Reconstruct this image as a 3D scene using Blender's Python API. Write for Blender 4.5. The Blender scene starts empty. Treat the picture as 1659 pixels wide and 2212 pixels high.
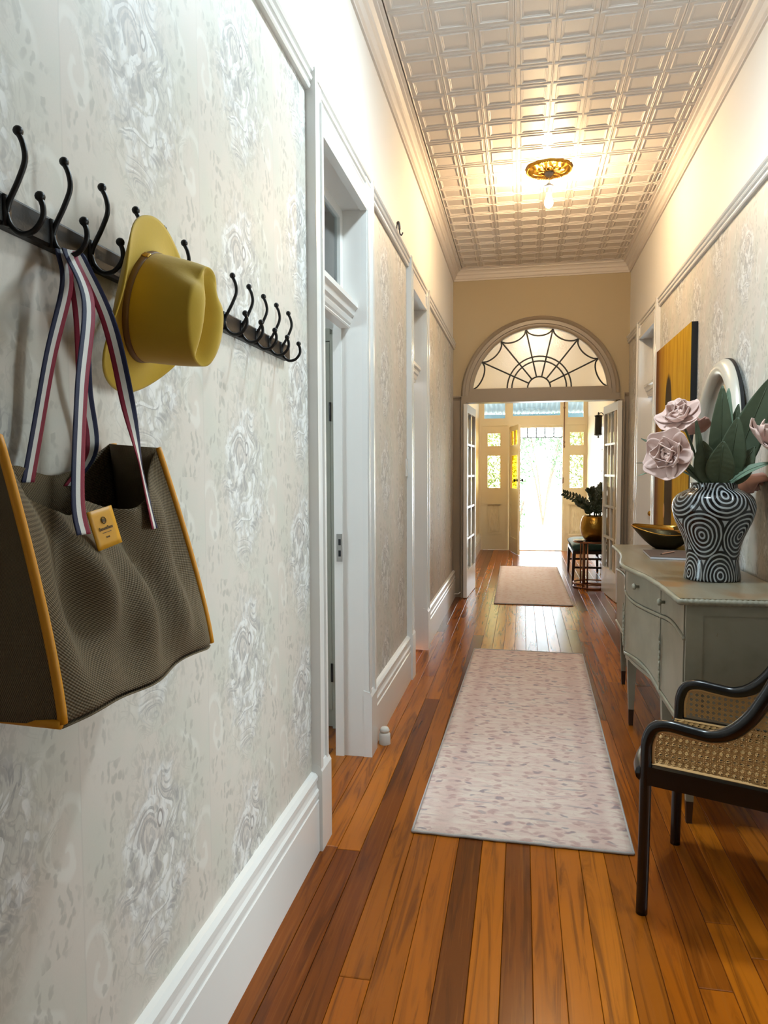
import bpy, math, random
from math import sin, cos, pi, sqrt, atan2, exp
from mathutils import Vector, Matrix
random.seed(7)
S = bpy.context.scene
COL = S.collection

# ------------------------------------------------------------------ camera
YAW, PITCH, ROLL, FPX, CAMH = 0.192231, 0.056461, -0.003952, 1535.16, 1.4
def set_camera():
    fw = Vector((-sin(YAW)*cos(PITCH), cos(YAW)*cos(PITCH), -sin(PITCH)))
    r = Vector((cos(YAW), sin(YAW), 0)); u = r.cross(fw)
    r2 = r*cos(ROLL)+u*sin(ROLL); u2 = -r*sin(ROLL)+u*cos(ROLL)
    cd = bpy.data.cameras.new('camera'); c = bpy.data.objects.new('camera', cd); COL.objects.link(c)
    cd.sensor_fit = 'VERTICAL'; cd.sensor_height = 36.0; cd.lens = FPX/2212*36.0; cd.clip_start = 0.02
    m = Matrix((r2, u2, -fw)).transposed().to_4x4(); m.translation = Vector((0, 0, CAMH)); c.matrix_world = m
    S.camera = c
set_camera()

# ------------------------------------------------------------------ world, sun, daylight, exposure
EXPOSURE = 0.06
BULB, BULB2 = 1230.0, 1200.0
LED = 230.0
SKY = 15.0
def set_light():
    w = bpy.data.worlds.new('sky'); S.world = w; w.use_nodes = True
    b = w.node_tree.nodes['Background']; b.inputs[0].default_value = (0.80, 0.90, 1.0, 1); b.inputs[1].default_value = SKY
    sd = bpy.data.lights.new('sun', 'SUN'); sd.energy = 24.0; sd.angle = 0.01; sd.color = (1, .96, .88)
    so = bpy.data.objects.new('sun', sd); COL.objects.link(so); so.rotation_euler = (math.radians(38), 0, math.radians(-145))
    def area(name, loc, rot, sx, sy, e, col):
        d = bpy.data.lights.new(name, 'AREA'); d.shape = 'RECTANGLE'; d.size = sx; d.size_y = sy; d.energy = e; d.color = col
        o = bpy.data.objects.new(name, d); COL.objects.link(o); o.location = loc; o.rotation_euler = rot
    # daylight arriving through the side room's window
    area('side_room_daylight', (-3.45, 1.7, 1.6), (0, math.radians(-90), 0), 1.4, 1.2, 20, (.72, .92, 1))
    area('added_right_room_light', (2.85, 1.85, 1.45), (0, math.radians(90), 0), 1.7, 1.3, 80, (.82, .96, 1))  # lamp added in an invented room to brighten the near left wall
    S.view_settings.view_transform = 'Standard'; S.view_settings.look = 'None'
    S.view_settings.exposure = EXPOSURE; S.view_settings.gamma = 1.0; S.view_settings.use_curve_mapping = False
set_light()
C_ = S.cycles; C_.max_bounces = 5; C_.diffuse_bounces = 3; C_.glossy_bounces = 2; C_.transmission_bounces = 4; C_.transparent_max_bounces = 8; C_.caustics_reflective = False; C_.caustics_refractive = False; C_.sample_clamp_indirect = 6.0; C_.use_adaptive_sampling = True; C_.adaptive_threshold = .07; C_.use_light_tree = False

# ------------------------------------------------------------------ helpers
def lin(r, g, b):
    f = lambda c: (c/255/12.92 if c/255 <= .04045 else ((c/255+.055)/1.055)**2.4)
    return (f(r), f(g), f(b), 1)

class MB:
    def __init__(s): s.v = []; s.f = []; s.uv = {}
    def add(s, vs, fs, uvs=None):
        o = len(s.v); s.v += [tuple(p) for p in vs]
        for i, f in enumerate(fs):
            if uvs: s.uv[len(s.f)] = uvs[i]
            s.f.append([o+k for k in f])
        return s
    def box(s, x0, x1, y0, y1, z0, z1):
        x0, x1 = min(x0, x1), max(x0, x1); y0, y1 = min(y0, y1), max(y0, y1)
        v = [(x, y, z) for z in (z0, z1) for y in (y0, y1) for x in (x0, x1)]
        return s.add(v, [(0, 2, 3, 1), (4, 5, 7, 6), (0, 1, 5, 4), (2, 6, 7, 3), (0, 4, 6, 2), (1, 3, 7, 5)])
    def taper(s, c0, c1, h0, h1):      # square post from centre c0 (half size h0) to c1 (half size h1)
        v = [(c[0]+a*h, c[1]+b*h, c[2]) for c, h in ((c0, h0), (c1, h1)) for a, b in ((-1, -1), (1, -1), (1, 1), (-1, 1))]
        return s.add(v, [(3, 2, 1, 0), (4, 5, 6, 7), (0, 1, 5, 4), (1, 2, 6, 5), (2, 3, 7, 6), (3, 0, 4, 7)])
    def sweep(s, rings, closed=True, caps=True, loop=False):
        n = len(rings[0]); vs = [p for r in rings for p in r]; fs = []
        m = len(rings)
        for i in range(m if loop else m-1):
            j = (i+1) % m
            for k in range(n if closed else n-1):
                l = (k+1) % n; fs.append((i*n+k, i*n+l, j*n+l, j*n+k))
        if caps and not loop and closed: fs.append(list(range(n))[::-1]); fs.append([(m-1)*n+k for k in range(n)])
        return s.add(vs, fs)
    def tube(s, path, r, n=8, loop=False):
        P = [Vector(p) for p in path]; m = len(P); rr = r if isinstance(r, (list, tuple)) else [r]*m
        rings = []; up = None
        for i in range(m):
            a = P[(i-1) % m] if (loop or i > 0) else P[i]; b = P[(i+1) % m] if (loop or i < m-1) else P[i]
            t = (b-a).normalized()
            if up is None: up = Vector((0, 0, 1)) if abs(t.z) < .9 else Vector((1, 0, 0))
            e = (up - t*up.dot(t)).normalized(); up = e; g = t.cross(e)
            rings.append([P[i]+e*rr[i]*cos(2*pi*k/n)+g*rr[i]*sin(2*pi*k/n) for k in range(n)])
        return s.sweep(rings, loop=loop)
    def lathe(s, prof, n=32, c=(0, 0, 0), ax='z'):
        rings = []
        for r, h in prof:
            ring = []
            for k in range(n):
                a = 2*pi*k/n; p = (r*cos(a), r*sin(a), h)
                if ax == 'x': p = (h, p[0], p[1])
                if ax == 'y': p = (p[1], h, p[0])
                ring.append((c[0]+p[0], c[1]+p[1], c[2]+p[2]))
            rings.append(ring)
        return s.sweep(rings)
    def sphere(s, c, r, n=10, sc=(1, 1, 1)):
        m = max(4, n//2+1)
        pr = [(max(1e-5, sin(pi*i/m))*r, -cos(pi*i/m)*r) for i in range(m+1)]
        rings = [[(c[0]+q*cos(2*pi*k/n)*sc[0], c[1]+q*sin(2*pi*k/n)*sc[1], c[2]+h*sc[2]) for k in range(n)] for q, h in pr]
        return s.sweep(rings)
    def grid(s, fn, nu, nv, th=0, uv=False, loop=False):
        m = nu if loop else nu+1
        P = [[Vector(fn(i/nu, j/nv)) for j in range(nv+1)] for i in range(m)]
        idx = lambda i, j: (i % m)*(nv+1)+j
        vs = [p for row in P for p in row]; fs = []; us = []
        for i in range(nu):
            for j in range(nv):
                fs.append((idx(i, j), idx(i+1, j), idx(i+1, j+1), idx(i, j+1)))
                us.append(((i/nu, j/nv), ((i+1)/nu, j/nv), ((i+1)/nu, (j+1)/nv), (i/nu, (j+1)/nv)))
        if th:
            N = len(vs); back = []
            for i in range(m):
                for j in range(nv+1):
                    a = (P[(i+1) % m][j]-P[i-1][j]) if loop else (P[min(i+1, nu)][j]-P[max(i-1, 0)][j]); b = P[i][min(j+1, nv)]-P[i][max(j-1, 0)]
                    n = a.cross(b); n = n.normalized() if n.length > 1e-12 else Vector((0, 0, 1))
                    back.append(P[i][j]-n*th)
            vs += back
            for f, u in list(zip(fs, us)): fs.append(tuple(N+k for k in f[::-1])); us.append(u[::-1])
            if loop: segs = [((i, 0), (i+1, 0)) for i in range(nu)]+[((i+1, nv), (i, nv)) for i in range(nu)]
            else:
                rim = [(i, 0) for i in range(nu+1)]+[(nu, j) for j in range(1, nv+1)]+[(i, nv) for i in range(nu-1, -1, -1)]+[(0, j) for j in range(nv-1, 0, -1)]
                segs = list(zip(rim, rim[1:]+rim[:1]))
            for a, b in segs:
                ia, ib = idx(*a), idx(*b); fs.append((ib, ia, N+ia, N+ib))
                ua, ub = (a[0]/nu, a[1]/nv), (b[0]/nu, b[1]/nv); us.append((ub, ua, ua, ub))
        return s.add(vs, fs, us if uv else None)
    def prism(s, poly, z0, z1, m=None):   # poly in (a,b) -> m(a,b,z)
        m = m or (lambda a, b, z: (a, b, z)); n = len(poly)
        vs = [m(a, b, z0) for a, b in poly]+[m(a, b, z1) for a, b in poly]
        return s.add(vs, [list(range(n))[::-1], [n+k for k in range(n)]]+[(k, (k+1) % n, n+(k+1) % n, n+k) for k in range(n)])
    def build(s, name, mat, parent=None, smooth=False, base=None):
        me = bpy.data.meshes.new(name); me.from_pydata(s.v, [], s.f)
        if s.uv:
            l = me.uv_layers.new(name='UVMap')
            for p in me.polygons:
                u = s.uv.get(p.index)
                if u:
                    for k, li in enumerate(p.loop_indices): l.data[li].uv = u[k]
        import bmesh
        bm = bmesh.new(); bm.from_mesh(me); bmesh.ops.recalc_face_normals(bm, faces=bm.faces); bm.to_mesh(me); bm.free()
        if smooth:
            for p in me.polygons: p.use_smooth = True
            if smooth == 'auto': me.set_sharp_from_angle(angle=math.radians(40))
        me.materials.append(mat if not isinstance(mat, str) else M[mat])
        o = bpy.data.objects.new(name, me); COL.objects.link(o)
        if parent:
            o.parent = parent
            if not parent.get('_local'): o.matrix_parent_inverse = parent.matrix_basis.inverted()
        return o
def mb(): return MB()
def bx(*a): return MB().box(*a)
def tag(o, label=None, cat=None, group=None, kind=None):
    if label: o['label'] = label
    if cat: o['category'] = cat
    if group: o['group'] = group
    if kind: o['kind'] = kind
    return o
def empty(name, loc=(0, 0, 0), rz=0, label=None, cat=None, group=None, kind=None, local=False, rot=None):
    o = bpy.data.objects.new(name, None); COL.objects.link(o); o.empty_display_size = .1
    o.matrix_basis = Matrix.Translation(loc) @ (rot.to_4x4() if rot else Matrix.Rotation(rz, 4, 'Z'))
    if local: o['_local'] = 1
    return tag(o, label, cat, group, kind)
def st(o, label=None): return tag(o, label, None, None, 'structure')
def smoothpath(pts, n=6):          # Catmull-Rom
    P = [Vector(p) for p in pts]; out = []
    for i in range(len(P)-1):
        a = P[max(i-1, 0)]; b = P[i]; c = P[i+1]; d = P[min(i+2, len(P)-1)]
        for k in range(n):
            t = k/n
            out.append(.5*((2*b)+(c-a)*t+(2*a-5*b+4*c-d)*t*t+(3*b-a-3*c+d)*t**3))
    out.append(P[-1]); return out

# ------------------------------------------------------------------ materials
M = {}
class NT:
    def __init__(s, name):
        s.m = bpy.data.materials.new(name); s.m.use_nodes = True; s.t = s.m.node_tree; s.n = s.t.nodes
        s.dim = '3D'; s.cache = {}
        s.b = s.n['Principled BSDF']; s.out = s.n['Material Output']
    def L(s, a, b): s.t.links.new(a, b)
    def put(s, sock, v):
        if hasattr(v, 'is_output') or isinstance(v, bpy.types.NodeSocket): s.L(v, sock)
        else: sock.default_value = v
    def m_(s, op, a, b=None, c=None, clamp=False):
        n = s.n.new('ShaderNodeMath'); n.operation = op; n.use_clamp = clamp
        for i, v in enumerate((a, b, c)):
            if v is not None: s.put(n.inputs[i], v)
        return n.outputs[0]
    def vec(s, x, y, z=0.0):
        n = s.n.new('ShaderNodeCombineXYZ')
        for i, v in enumerate((x, y, z)): s.put(n.inputs[i], v)
        return n.outputs[0]
    def sep(s, v):
        n = s.n.new('ShaderNodeSeparateXYZ'); s.L(v, n.inputs[0]); return n.outputs
    def pos(s): return s.n.new('ShaderNodeNewGeometry').outputs['Position']
    def obj(s): return s.n.new('ShaderNodeTexCoord').outputs['Object']
    def uv(s): return s.n.new('ShaderNodeTexCoord').outputs['UV']
    def rnd(s): return s.n.new('ShaderNodeObjectInfo').outputs['Random']
    def noise(s, v, sc, det=3, rough=.55, dist=0, col=False):
        n = s.n.new('ShaderNodeTexNoise'); n.noise_dimensions = s.dim; s.put(n.inputs['Vector'], v); n.inputs['Scale'].default_value = sc
        n.inputs['Detail'].default_value = det; n.inputs['Roughness'].default_value = rough; n.inputs['Distortion'].default_value = dist
        return n.outputs[1 if col else 0]
    def vor(s, v, sc, feat='F1', rand=1.0, out='Distance'):
        key = (v.node.name, v.name, sc, feat)
        if key in s.cache: return s.cache[key].outputs[out]
        n = s.n.new('ShaderNodeTexVoronoi'); n.voronoi_dimensions = s.dim; n.feature = feat; s.put(n.inputs['Vector'], v); n.inputs['Scale'].default_value = sc
        n.inputs['Randomness'].default_value = rand; s.cache[key] = n; return n.outputs[out]
    def scale(s, v, sx, sy, sz):
        n = s.n.new('ShaderNodeVectorMath'); n.operation = 'MULTIPLY'; s.put(n.inputs[0], v); n.inputs[1].default_value = (sx, sy, sz); return n.outputs[0]
    def vadd(s, a, b):
        n = s.n.new('ShaderNodeVectorMath'); n.operation = 'ADD'; s.put(n.inputs[0], a); s.put(n.inputs[1], b); return n.outputs[0]
    def mr(s, v, a, b, c=0.0, d=1.0, smooth=True):
        n = s.n.new('ShaderNodeMapRange'); n.interpolation_type = 'SMOOTHSTEP' if smooth else 'LINEAR'; s.put(n.inputs[0], v)
        for i, q in enumerate((a, b, c, d)): n.inputs[i+1].default_value = q
        return n.outputs[0]
    def mix(s, f, a, b):
        n = s.n.new('ShaderNodeMix'); n.data_type = 'RGBA'; s.put(n.inputs[0], f); s.put(n.inputs[6], a); s.put(n.inputs[7], b); return n.outputs[2]
    def ramp(s, f, stops):
        n = s.n.new('ShaderNodeValToRGB'); s.put(n.inputs[0], f); e = n.color_ramp.elements
        while len(e) < len(stops): e.new(.5)
        for q, (p, c) in zip(e, stops): q.position = p; q.color = c
        return n.outputs[0]
    def bump(s, h, strength=.3, dist=.002):
        n = s.n.new('ShaderNodeBump'); s.put(n.inputs['Height'], h); n.inputs['Strength'].default_value = strength; n.inputs['Distance'].default_value = dist
        s.L(n.outputs[0], s.b.inputs['Normal']); return n
    def fin(s, col=None, rough=None, metal=None, **k):
        if col is not None: s.put(s.b.inputs['Base Color'], col)
        if rough is not None: s.put(s.b.inputs['Roughness'], rough)
        if metal is not None: s.put(s.b.inputs['Metallic'], metal)
        for q, v in k.items(): s.put(s.b.inputs[q.replace('_', ' ')], v)
        M[s.m.name] = s.m; return s.m
def simple(name, c, rough=.5, metal=0, var=.06, sc=18, bump=0, **k):
    t = NT(name); v = t.obj(); n = t.noise(v, sc)
    d = tuple(max(0, x*(1-var)) for x in c[:3])+(1,); e = tuple(min(1, x*(1+var)) for x in c[:3])+(1,)
    if bump: t.bump(t.noise(v, sc*4), bump)
    return t.fin(t.mix(n, d, e), rough, metal, **k)

simple('white_paint', lin(236, 233, 228), .38, var=.02, sc=4, bump=.04)
simple('gloss_white', lin(238, 236, 232), .25, var=.02, sc=4, bump=.03)
simple('upper_wall', lin(238, 234, 228), .6, var=.015, sc=3, bump=.05)
simple('ceiling_paint', lin(222, 214, 207), .5, var=.02, sc=6)
simple('tan_wall', lin(184, 168, 138), .6, var=.03, sc=3, bump=.05)
simple('taupe_paint', lin(150, 136, 118), .35, var=.04, sc=5, bump=.04)
simple('cream_paint', lin(232, 218, 186), .5, var=.03, sc=3, bump=.05)
simple('cream_joinery', lin(232, 218, 186), .4, var=.03, sc=4, bump=.04)
simple('grey_green_paint', lin(150, 150, 138), .5, var=.04, sc=4)
simple('black_iron', lin(18, 16, 16), .42, .3, var=.1, sc=60, bump=.12)
simple('black_wood', lin(8, 9, 12), .25, var=.1, sc=30)
simple('black_edge', lin(15, 15, 18), .7)
simple('dark_wood', lin(48, 30, 20), .35, var=.15, sc=25)
simple('teal_velvet', lin(24, 66, 66), .75, var=.12, sc=14, Sheen_Weight=.4)
simple('leaf_green', lin(70, 82, 58), .55, var=.18, sc=24, bump=.2)
simple('leaf_pale', lin(112, 134, 112), .6, var=.15, sc=24, bump=.2)
simple('zz_leaf', lin(34, 48, 28), .3, var=.2, sc=20)
simple('petal', lin(222, 192, 182), .75, var=.04, sc=20, Specular_IOR_Level=.2)
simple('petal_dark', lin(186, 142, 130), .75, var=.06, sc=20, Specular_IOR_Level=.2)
simple('copper', lin(126, 84, 62), .35, .85, var=.08)
simple('book_cover', lin(92, 78, 74), .6, var=.05)
simple('paper', lin(214, 214, 222), .7, var=.03, sc=50)
simple('pencil_wood', lin(214, 168, 140), .5)
simple('white_ceramic', lin(245, 245, 243), .15, var=.01)
simple('plastic_white', lin(238, 234, 228), .35, var=.01)
simple('hat_felt', lin(200, 164, 44), .82, var=.05, sc=40, bump=.1, Sheen_Weight=.25)
simple('hat_band', lin(128, 96, 62), .6, var=.08)
simple('piping', lin(226, 152, 20), .55, var=.06, sc=80)
simple('tag_leather', lin(222, 158, 22), .5, var=.04)
simple('ink', lin(90, 64, 10), .6)
simple('cane', lin(184, 146, 92), .5, var=.16, sc=60)
simple('cane_edge', lin(196, 158, 106), .5, var=.1, sc=30)
simple('mirror_frame', lin(214, 210, 198), .3, .25, var=.04, sc=10)
simple('brass', lin(196, 150, 62), .3, 1.0, var=.12, sc=30)
simple('soil', lin(40, 30, 22), .9)
simple('rubber_white', lin(226, 222, 214), .5)
simple('steel', lin(170, 170, 168), .3, .9)
simple('iron_roof', lin(50, 68, 76), .5, 0, var=.06)
simple('roof_beam', lin(66, 94, 102), .5, var=.04)
simple('concrete', lin(206, 204, 198), .8, var=.06, sc=5)
simple('curtain', lin(222, 202, 176), .8, var=.06, sc=30, Transmission_Weight=0)
simple('brown_rod', lin(120, 84, 54), .4, .3)
simple('bush_leaf', lin(58, 84, 42), .5, var=.35, sc=4)
simple('bush_bark', lin(96, 80, 62), .8)

def hammered(name, c, sc, rough=.25, amt=.5):
    t = NT(name); v = t.obj(); t.bump(t.vor(v, sc, 'SMOOTH_F1'), amt, .004); t.fin(t.mix(t.noise(v, 9), tuple(x*.75 for x in c[:3])+(1,), c), rough, 1.0)
hammered('gold_pot', lin(156, 118, 52), 46, .28)
hammered('gold_bowl', lin(206, 160, 76), 34, .26)
simple('bowl_outside', lin(62, 52, 30), .4, .8, var=.2, sc=30, bump=.15)

def glass(name, tint=(1, 1, 1, 1), rough=0.0, mixf=.12):
    t = NT(name); tr = t.n.new('ShaderNodeBsdfTransparent'); tr.inputs[0].default_value = tint
    gl = t.n.new('ShaderNodeBsdfGlossy'); gl.inputs['Roughness'].default_value = rough
    fr = t.n.new('ShaderNodeFresnel'); fr.inputs[0].default_value = 1.5
    f = t.m_('ADD', fr.outputs[0], mixf-.04, clamp=True)
    mx = t.n.new('ShaderNodeMixShader'); t.L(f, mx.inputs[0]); t.L(tr.outputs[0], mx.inputs[1]); t.L(gl.outputs[0], mx.inputs[2]); t.L(mx.outputs[0], t.out.inputs[0])
    M[name] = t.m
glass('clear_glass', (.92, .97, .96, 1)); glass('yellow_glass', (1, .93, .62, 1)); glass('amber_glass', (.95, .66, .08, 1))
def plain_glass(name, tint, f):
    t = NT(name); tr = t.n.new('ShaderNodeBsdfTransparent'); tr.inputs[0].default_value = tint; gl = t.n.new('ShaderNodeBsdfGlossy'); gl.inputs['Roughness'].default_value = .05
    mx = t.n.new('ShaderNodeMixShader'); mx.inputs[0].default_value = f; t.L(tr.outputs[0], mx.inputs[1]); t.L(gl.outputs[0], mx.inputs[2]); t.L(mx.outputs[0], t.out.inputs[0]); M[name] = t.m
plain_glass('door_glass', (.95, .96, .95, 1), .07); plain_glass('amber_pane', (1, .72, .10, 1), .05)
glass('room_glass', (.75, .82, .82, 1), .02, .22)
def frosted():
    t = NT('frosted_glass'); v = t.obj(); h = t.noise(v, 60, 3)
    tl = t.n.new('ShaderNodeBsdfTranslucent'); tl.inputs[0].default_value = (.98, .93, .84, 1)
    tr = t.n.new('ShaderNodeBsdfTransparent'); tr.inputs[0].default_value = (.95, .92, .86, 1)
    gl = t.n.new('ShaderNodeBsdfGlossy'); gl.inputs['Roughness'].default_value = .12
    bp = t.n.new('ShaderNodeBump'); bp.inputs['Strength'].default_value = .35; bp.inputs['Distance'].default_value = .004; t.L(h, bp.inputs['Height'])
    for q in (tl, gl): t.L(bp.outputs[0], q.inputs['Normal'])
    a = t.n.new('ShaderNodeMixShader'); a.inputs[0].default_value = .35; t.L(tl.outputs[0], a.inputs[1]); t.L(tr.outputs[0], a.inputs[2])
    b = t.n.new('ShaderNodeMixShader'); b.inputs[0].default_value = .10; t.L(a.outputs[0], b.inputs[1]); t.L(gl.outputs[0], b.inputs[2]); t.L(b.outputs[0], t.out.inputs[0]); M['frosted_glass'] = t.m
frosted()
def mirror_m():
    t = NT('mirror_glass'); t.fin(lin(225, 225, 222), .02, 1.0)
mirror_m()
def emit(name, c, s):
    t = NT(name); t.fin((1, 1, 1, 1), .3); t.b.inputs['Emission Color'].default_value = c; t.b.inputs['Emission Strength'].default_value = s
emit('bulb_glow', (1, .69, .37, 1), BULB); emit('bulb_glow_front', (1, .80, .55, 1), BULB2); emit('led_glow', (.74, .91, 1, 1), LED)

def wallpaper():
    t = NT('wallpaper'); t.dim = '2D'; o = t.sep(t.pos()); y, z = o[1], o[2]
    u = t.m_('DIVIDE', t.m_('SUBTRACT', y, 1.862), .516)
    col = t.m_('FLOOR', t.m_('ADD', u, .5)); par = t.m_('ABSOLUTE', t.m_('MODULO', col, 2.0))
    v = t.m_('ADD', t.m_('DIVIDE', t.m_('SUBTRACT', z, 1.39), .533), t.m_('MULTIPLY', par, .5))
    p = t.m_('MULTIPLY', t.m_('SUBTRACT', u, col), .516)
    q = t.m_('MULTIPLY', t.m_('SUBTRACT', v, t.m_('FLOOR', t.m_('ADD', v, .5))), .533)
    loc = t.vec(p, q, 0.0)
    n1 = t.noise(loc, 14, 3, .6, 0, True); ns = t.sep(n1)
    pd = t.m_('ADD', p, t.m_('MULTIPLY', t.m_('SUBTRACT', ns[0], .5), .14)); qd = t.m_('ADD', q, t.m_('MULTIPLY', t.m_('SUBTRACT', ns[1], .5), .14))
    # bouquet: a tall ragged lozenge of flowers and leaves
    el = t.m_('ADD', t.m_('POWER', t.m_('ABSOLUTE', t.m_('DIVIDE', pd, .165)), 1.4), t.m_('POWER', t.m_('ABSOLUTE', t.m_('DIVIDE', t.m_('ADD', qd, .01), .245)), 1.4))
    mask = t.mr(el, .55, 1.05, 1, 0); halo = t.mr(el, .8, 1.7, 1, 0)
    wrp = t.scale(n1, .075, .10, 0)
    wv = t.vadd(t.scale(loc, 1.0, .72, 1), wrp)
    vr = t.n.new('ShaderNodeVectorRotate'); vr.rotation_type = 'Z_AXIS'; t.L(loc, vr.inputs['Vector']); t.L(t.m_('MULTIPLY', t.noise(loc, 5.5, 1), 7.0), vr.inputs['Angle'])
    lr = t.scale(t.vadd(vr.outputs[0], t.scale(n1, .03, .03, 0)), 1.0, .42, 1)
    ld = t.vor(lr, 46); lcol = t.sep(t.vor(lr, 46, out='Color')); lfm = t.mr(ld, .30, .48, 1, 0)
    vd = t.vor(wv, 27); vc = t.sep(t.vor(wv, 27, out='Color'))[0]
    pet = t.mr(vd, .15, .66, 1, 0); edge = t.mr(vd, .50, .75)
    rid = lambda vv, sc, a, b: t.mr(t.m_('ABSOLUTE', t.m_('SUBTRACT', t.noise(vv, sc, 2.5, .55, .6), .5)), a, b, 1, 0)
    str1 = rid(t.scale(loc, 1.25, .75, 1), 26, .012, .055); str2 = rid(t.vadd(t.scale(loc, 1.3, .6, 1), (.37, .11, 0)), 40, .01, .05)
    sh = t.m_('MULTIPLY', mask, str1)
    gr = t.m_('MULTIPLY', mask, t.m_('MAXIMUM', t.m_('MULTIPLY', edge, .25), t.m_('MULTIPLY', lfm, t.mr(lcol[0], .5, .62))))
    wh = t.m_('MULTIPLY', mask, t.m_('MAXIMUM', t.m_('MULTIPLY', pet, t.mr(vc, .62, .4)), t.m_('MULTIPLY', lfm, t.mr(lcol[0], .42, .3))))
    # trailing leaf sprays between the bouquets
    am = t.m_('ABSOLUTE', p); cx = t.m_('SUBTRACT', am, t.m_('ADD', .175, t.m_('MULTIPLY', t.m_('SINE', t.m_('MULTIPLY', q, 23.6)), .035)))
    vine = t.mr(t.m_('ABSOLUTE', cx), .012, .06, 1, 0)
    lv_v = t.scale(t.vadd(loc, t.scale(n1, .05, .07, 0)), 1.15, .62, 1)
    lv = t.vor(lv_v, 48); lc = t.sep(t.vor(lv_v, 48, out='Color'))[1]
    vl = t.m_('MULTIPLY', t.m_('MULTIPLY', vine, t.mr(lv, .22, .45, 1, 0)), t.mr(lc, .22, .36))
    tail = t.m_('MULTIPLY', t.m_('MULTIPLY', t.m_('SUBTRACT', halo, t.m_('MULTIPLY', mask, .9)), t.mr(lv, .2, .46, 1, 0)), t.mr(lc, .28, .42))
    tail = t.m_('MAXIMUM', tail, t.m_('MULTIPLY', t.m_('MULTIPLY', halo, lfm), t.mr(lcol[1], .55, .65, 0, .8)))
    tail = t.m_('MAXIMUM', tail, t.m_('MULTIPLY', t.m_('MULTIPLY', halo, str2), .6))
    # pale acanthus scrolls
    pw = t.vadd(loc, t.scale(t.noise(loc, 7, 2, .5, 0, True), .05, .06, 0)); ws = t.sep(pw)
    sx = t.m_('SUBTRACT', t.m_('ABSOLUTE', t.m_('SUBTRACT', ws[0], .025)), .215); sy = t.m_('ADD', ws[1], .07)
    er = t.m_('SQRT', t.m_('ADD', t.m_('POWER', t.m_('DIVIDE', sx, .05), 2.0), t.m_('POWER', t.m_('DIVIDE', sy, .095), 2.0)))
    an = t.m_('ARCTAN2', sy, sx); sp = t.m_('SINE', t.m_('ADD', t.m_('MULTIPLY', er, 6.5), an))
    scr = t.m_('MULTIPLY', t.mr(sp, .2, .95), t.mr(er, .9, 1.5, 1, 0))
    st2 = t.m_('SUBTRACT', ws[0], t.m_('ADD', .06, t.m_('MULTIPLY', t.m_('SINE', t.m_('MULTIPLY', q, 11.8)), .15)))
    stem = t.m_('MULTIPLY', t.mr(t.m_('ABSOLUTE', st2), .004, .022, 1, 0), t.mr(t.noise(loc, 9, 2), .40, .6))
    pale = t.m_('MAXIMUM', scr, stem)
    # oval cameo near the head of the bouquet
    ox = t.m_('DIVIDE', t.m_('SUBTRACT', p, .012), .0095); oz = t.m_('DIVIDE', t.m_('SUBTRACT', q, .075), .017)
    orr = t.m_('SQRT', t.m_('ADD', t.m_('POWER', ox, 2.0), t.m_('POWER', oz, 2.0)))
    oval = t.mr(t.m_('ABSOLUTE', t.m_('SUBTRACT', orr, 1.0)), .1, .3, 1, 0); inov = t.mr(orr, .8, 1.0, 1, 0)
    base = t.mix(t.mr(t.noise(t.scale(loc, 1, .5, 1), 5, 2), .38, .62), lin(207, 204, 192), lin(214, 205, 194))
    base = t.mix(t.m_('MULTIPLY', t.noise(t.vec(y, z), 260, 1), .10), base, lin(170, 165, 158))
    c = t.mix(t.m_('MULTIPLY', pale, .42), base, lin(232, 230, 222))
    c = t.mix(t.m_('MULTIPLY', t.m_('MAXIMUM', vl, tail), .55), c, lin(168, 164, 154))
    c = t.mix(t.m_('MULTIPLY', mask, .22), c, lin(206, 204, 204))
    c = t.mix(t.m_('MULTIPLY', wh, .75), c, lin(238, 237, 234))
    c = t.mix(t.m_('MULTIPLY', gr, .60), c, lin(160, 157, 155))
    c = t.mix(t.m_('MULTIPLY', sh, .32), c, lin(140, 137, 136))
    c = t.mix(t.m_('MULTIPLY', inov, .6), c, lin(236, 234, 230)); c = t.mix(t.m_('MULTIPLY', oval, .7), c, lin(120, 112, 108))
    seam = t.mr(t.m_('ABSOLUTE', t.m_('SUBTRACT', t.m_('ABSOLUTE', p), .257)), .0006, .0016, 1, 0)
    c = t.mix(t.m_('MULTIPLY', seam, .12), c, lin(150, 146, 140))
    hgt = t.m_('ADD', t.m_('MULTIPLY', t.m_('SUBTRACT', wh, gr), .5), t.m_('MULTIPLY', pale, .3))
    t.fin(c, .55)
wallpaper()

def wood_floor():
    t = NT('floor_wood'); t.dim = '2D'; P = t.pos(); r = t.rnd()
    off = t.vec(t.m_('MULTIPLY', r, 31.0), t.m_('MULTIPLY', r, 57.0), 0.0)
    v = t.vadd(t.scale(P, 1, .06, 1), off)
    g = t.noise(v, 26, 5, .62, .8); g2 = t.noise(t.scale(t.vadd(P, off), 1, .025, 1), 90, 3); kn = t.noise(t.vadd(t.scale(P, 1, .35, 1), off), 5, 2)
    base = t.ramp(r, [(0, lin(82, 42, 14)), (.18, lin(148, 74, 13)), (.45, lin(172, 96, 17)), (.6, lin(108, 50, 11)), (.8, lin(182, 104, 21)), (1, lin(152, 78, 15))])
    c = t.mix(t.mr(g, .45, .70, 0, .6), base, lin(70, 32, 10)); c = t.mix(t.mr(g2, .5, .75, 0, .35), c, lin(150, 86, 30))
    c = t.mix(t.mr(kn, .58, .80, 0, .35), c, lin(60, 26, 10))
    b = t.m_('ADD', t.m_('MULTIPLY', g, .4), t.m_('MULTIPLY', t.noise(P, 7, 2), .25))
    t.fin(c, .24, 0, Specular_IOR_Level=.24)
wood_floor()

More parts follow.
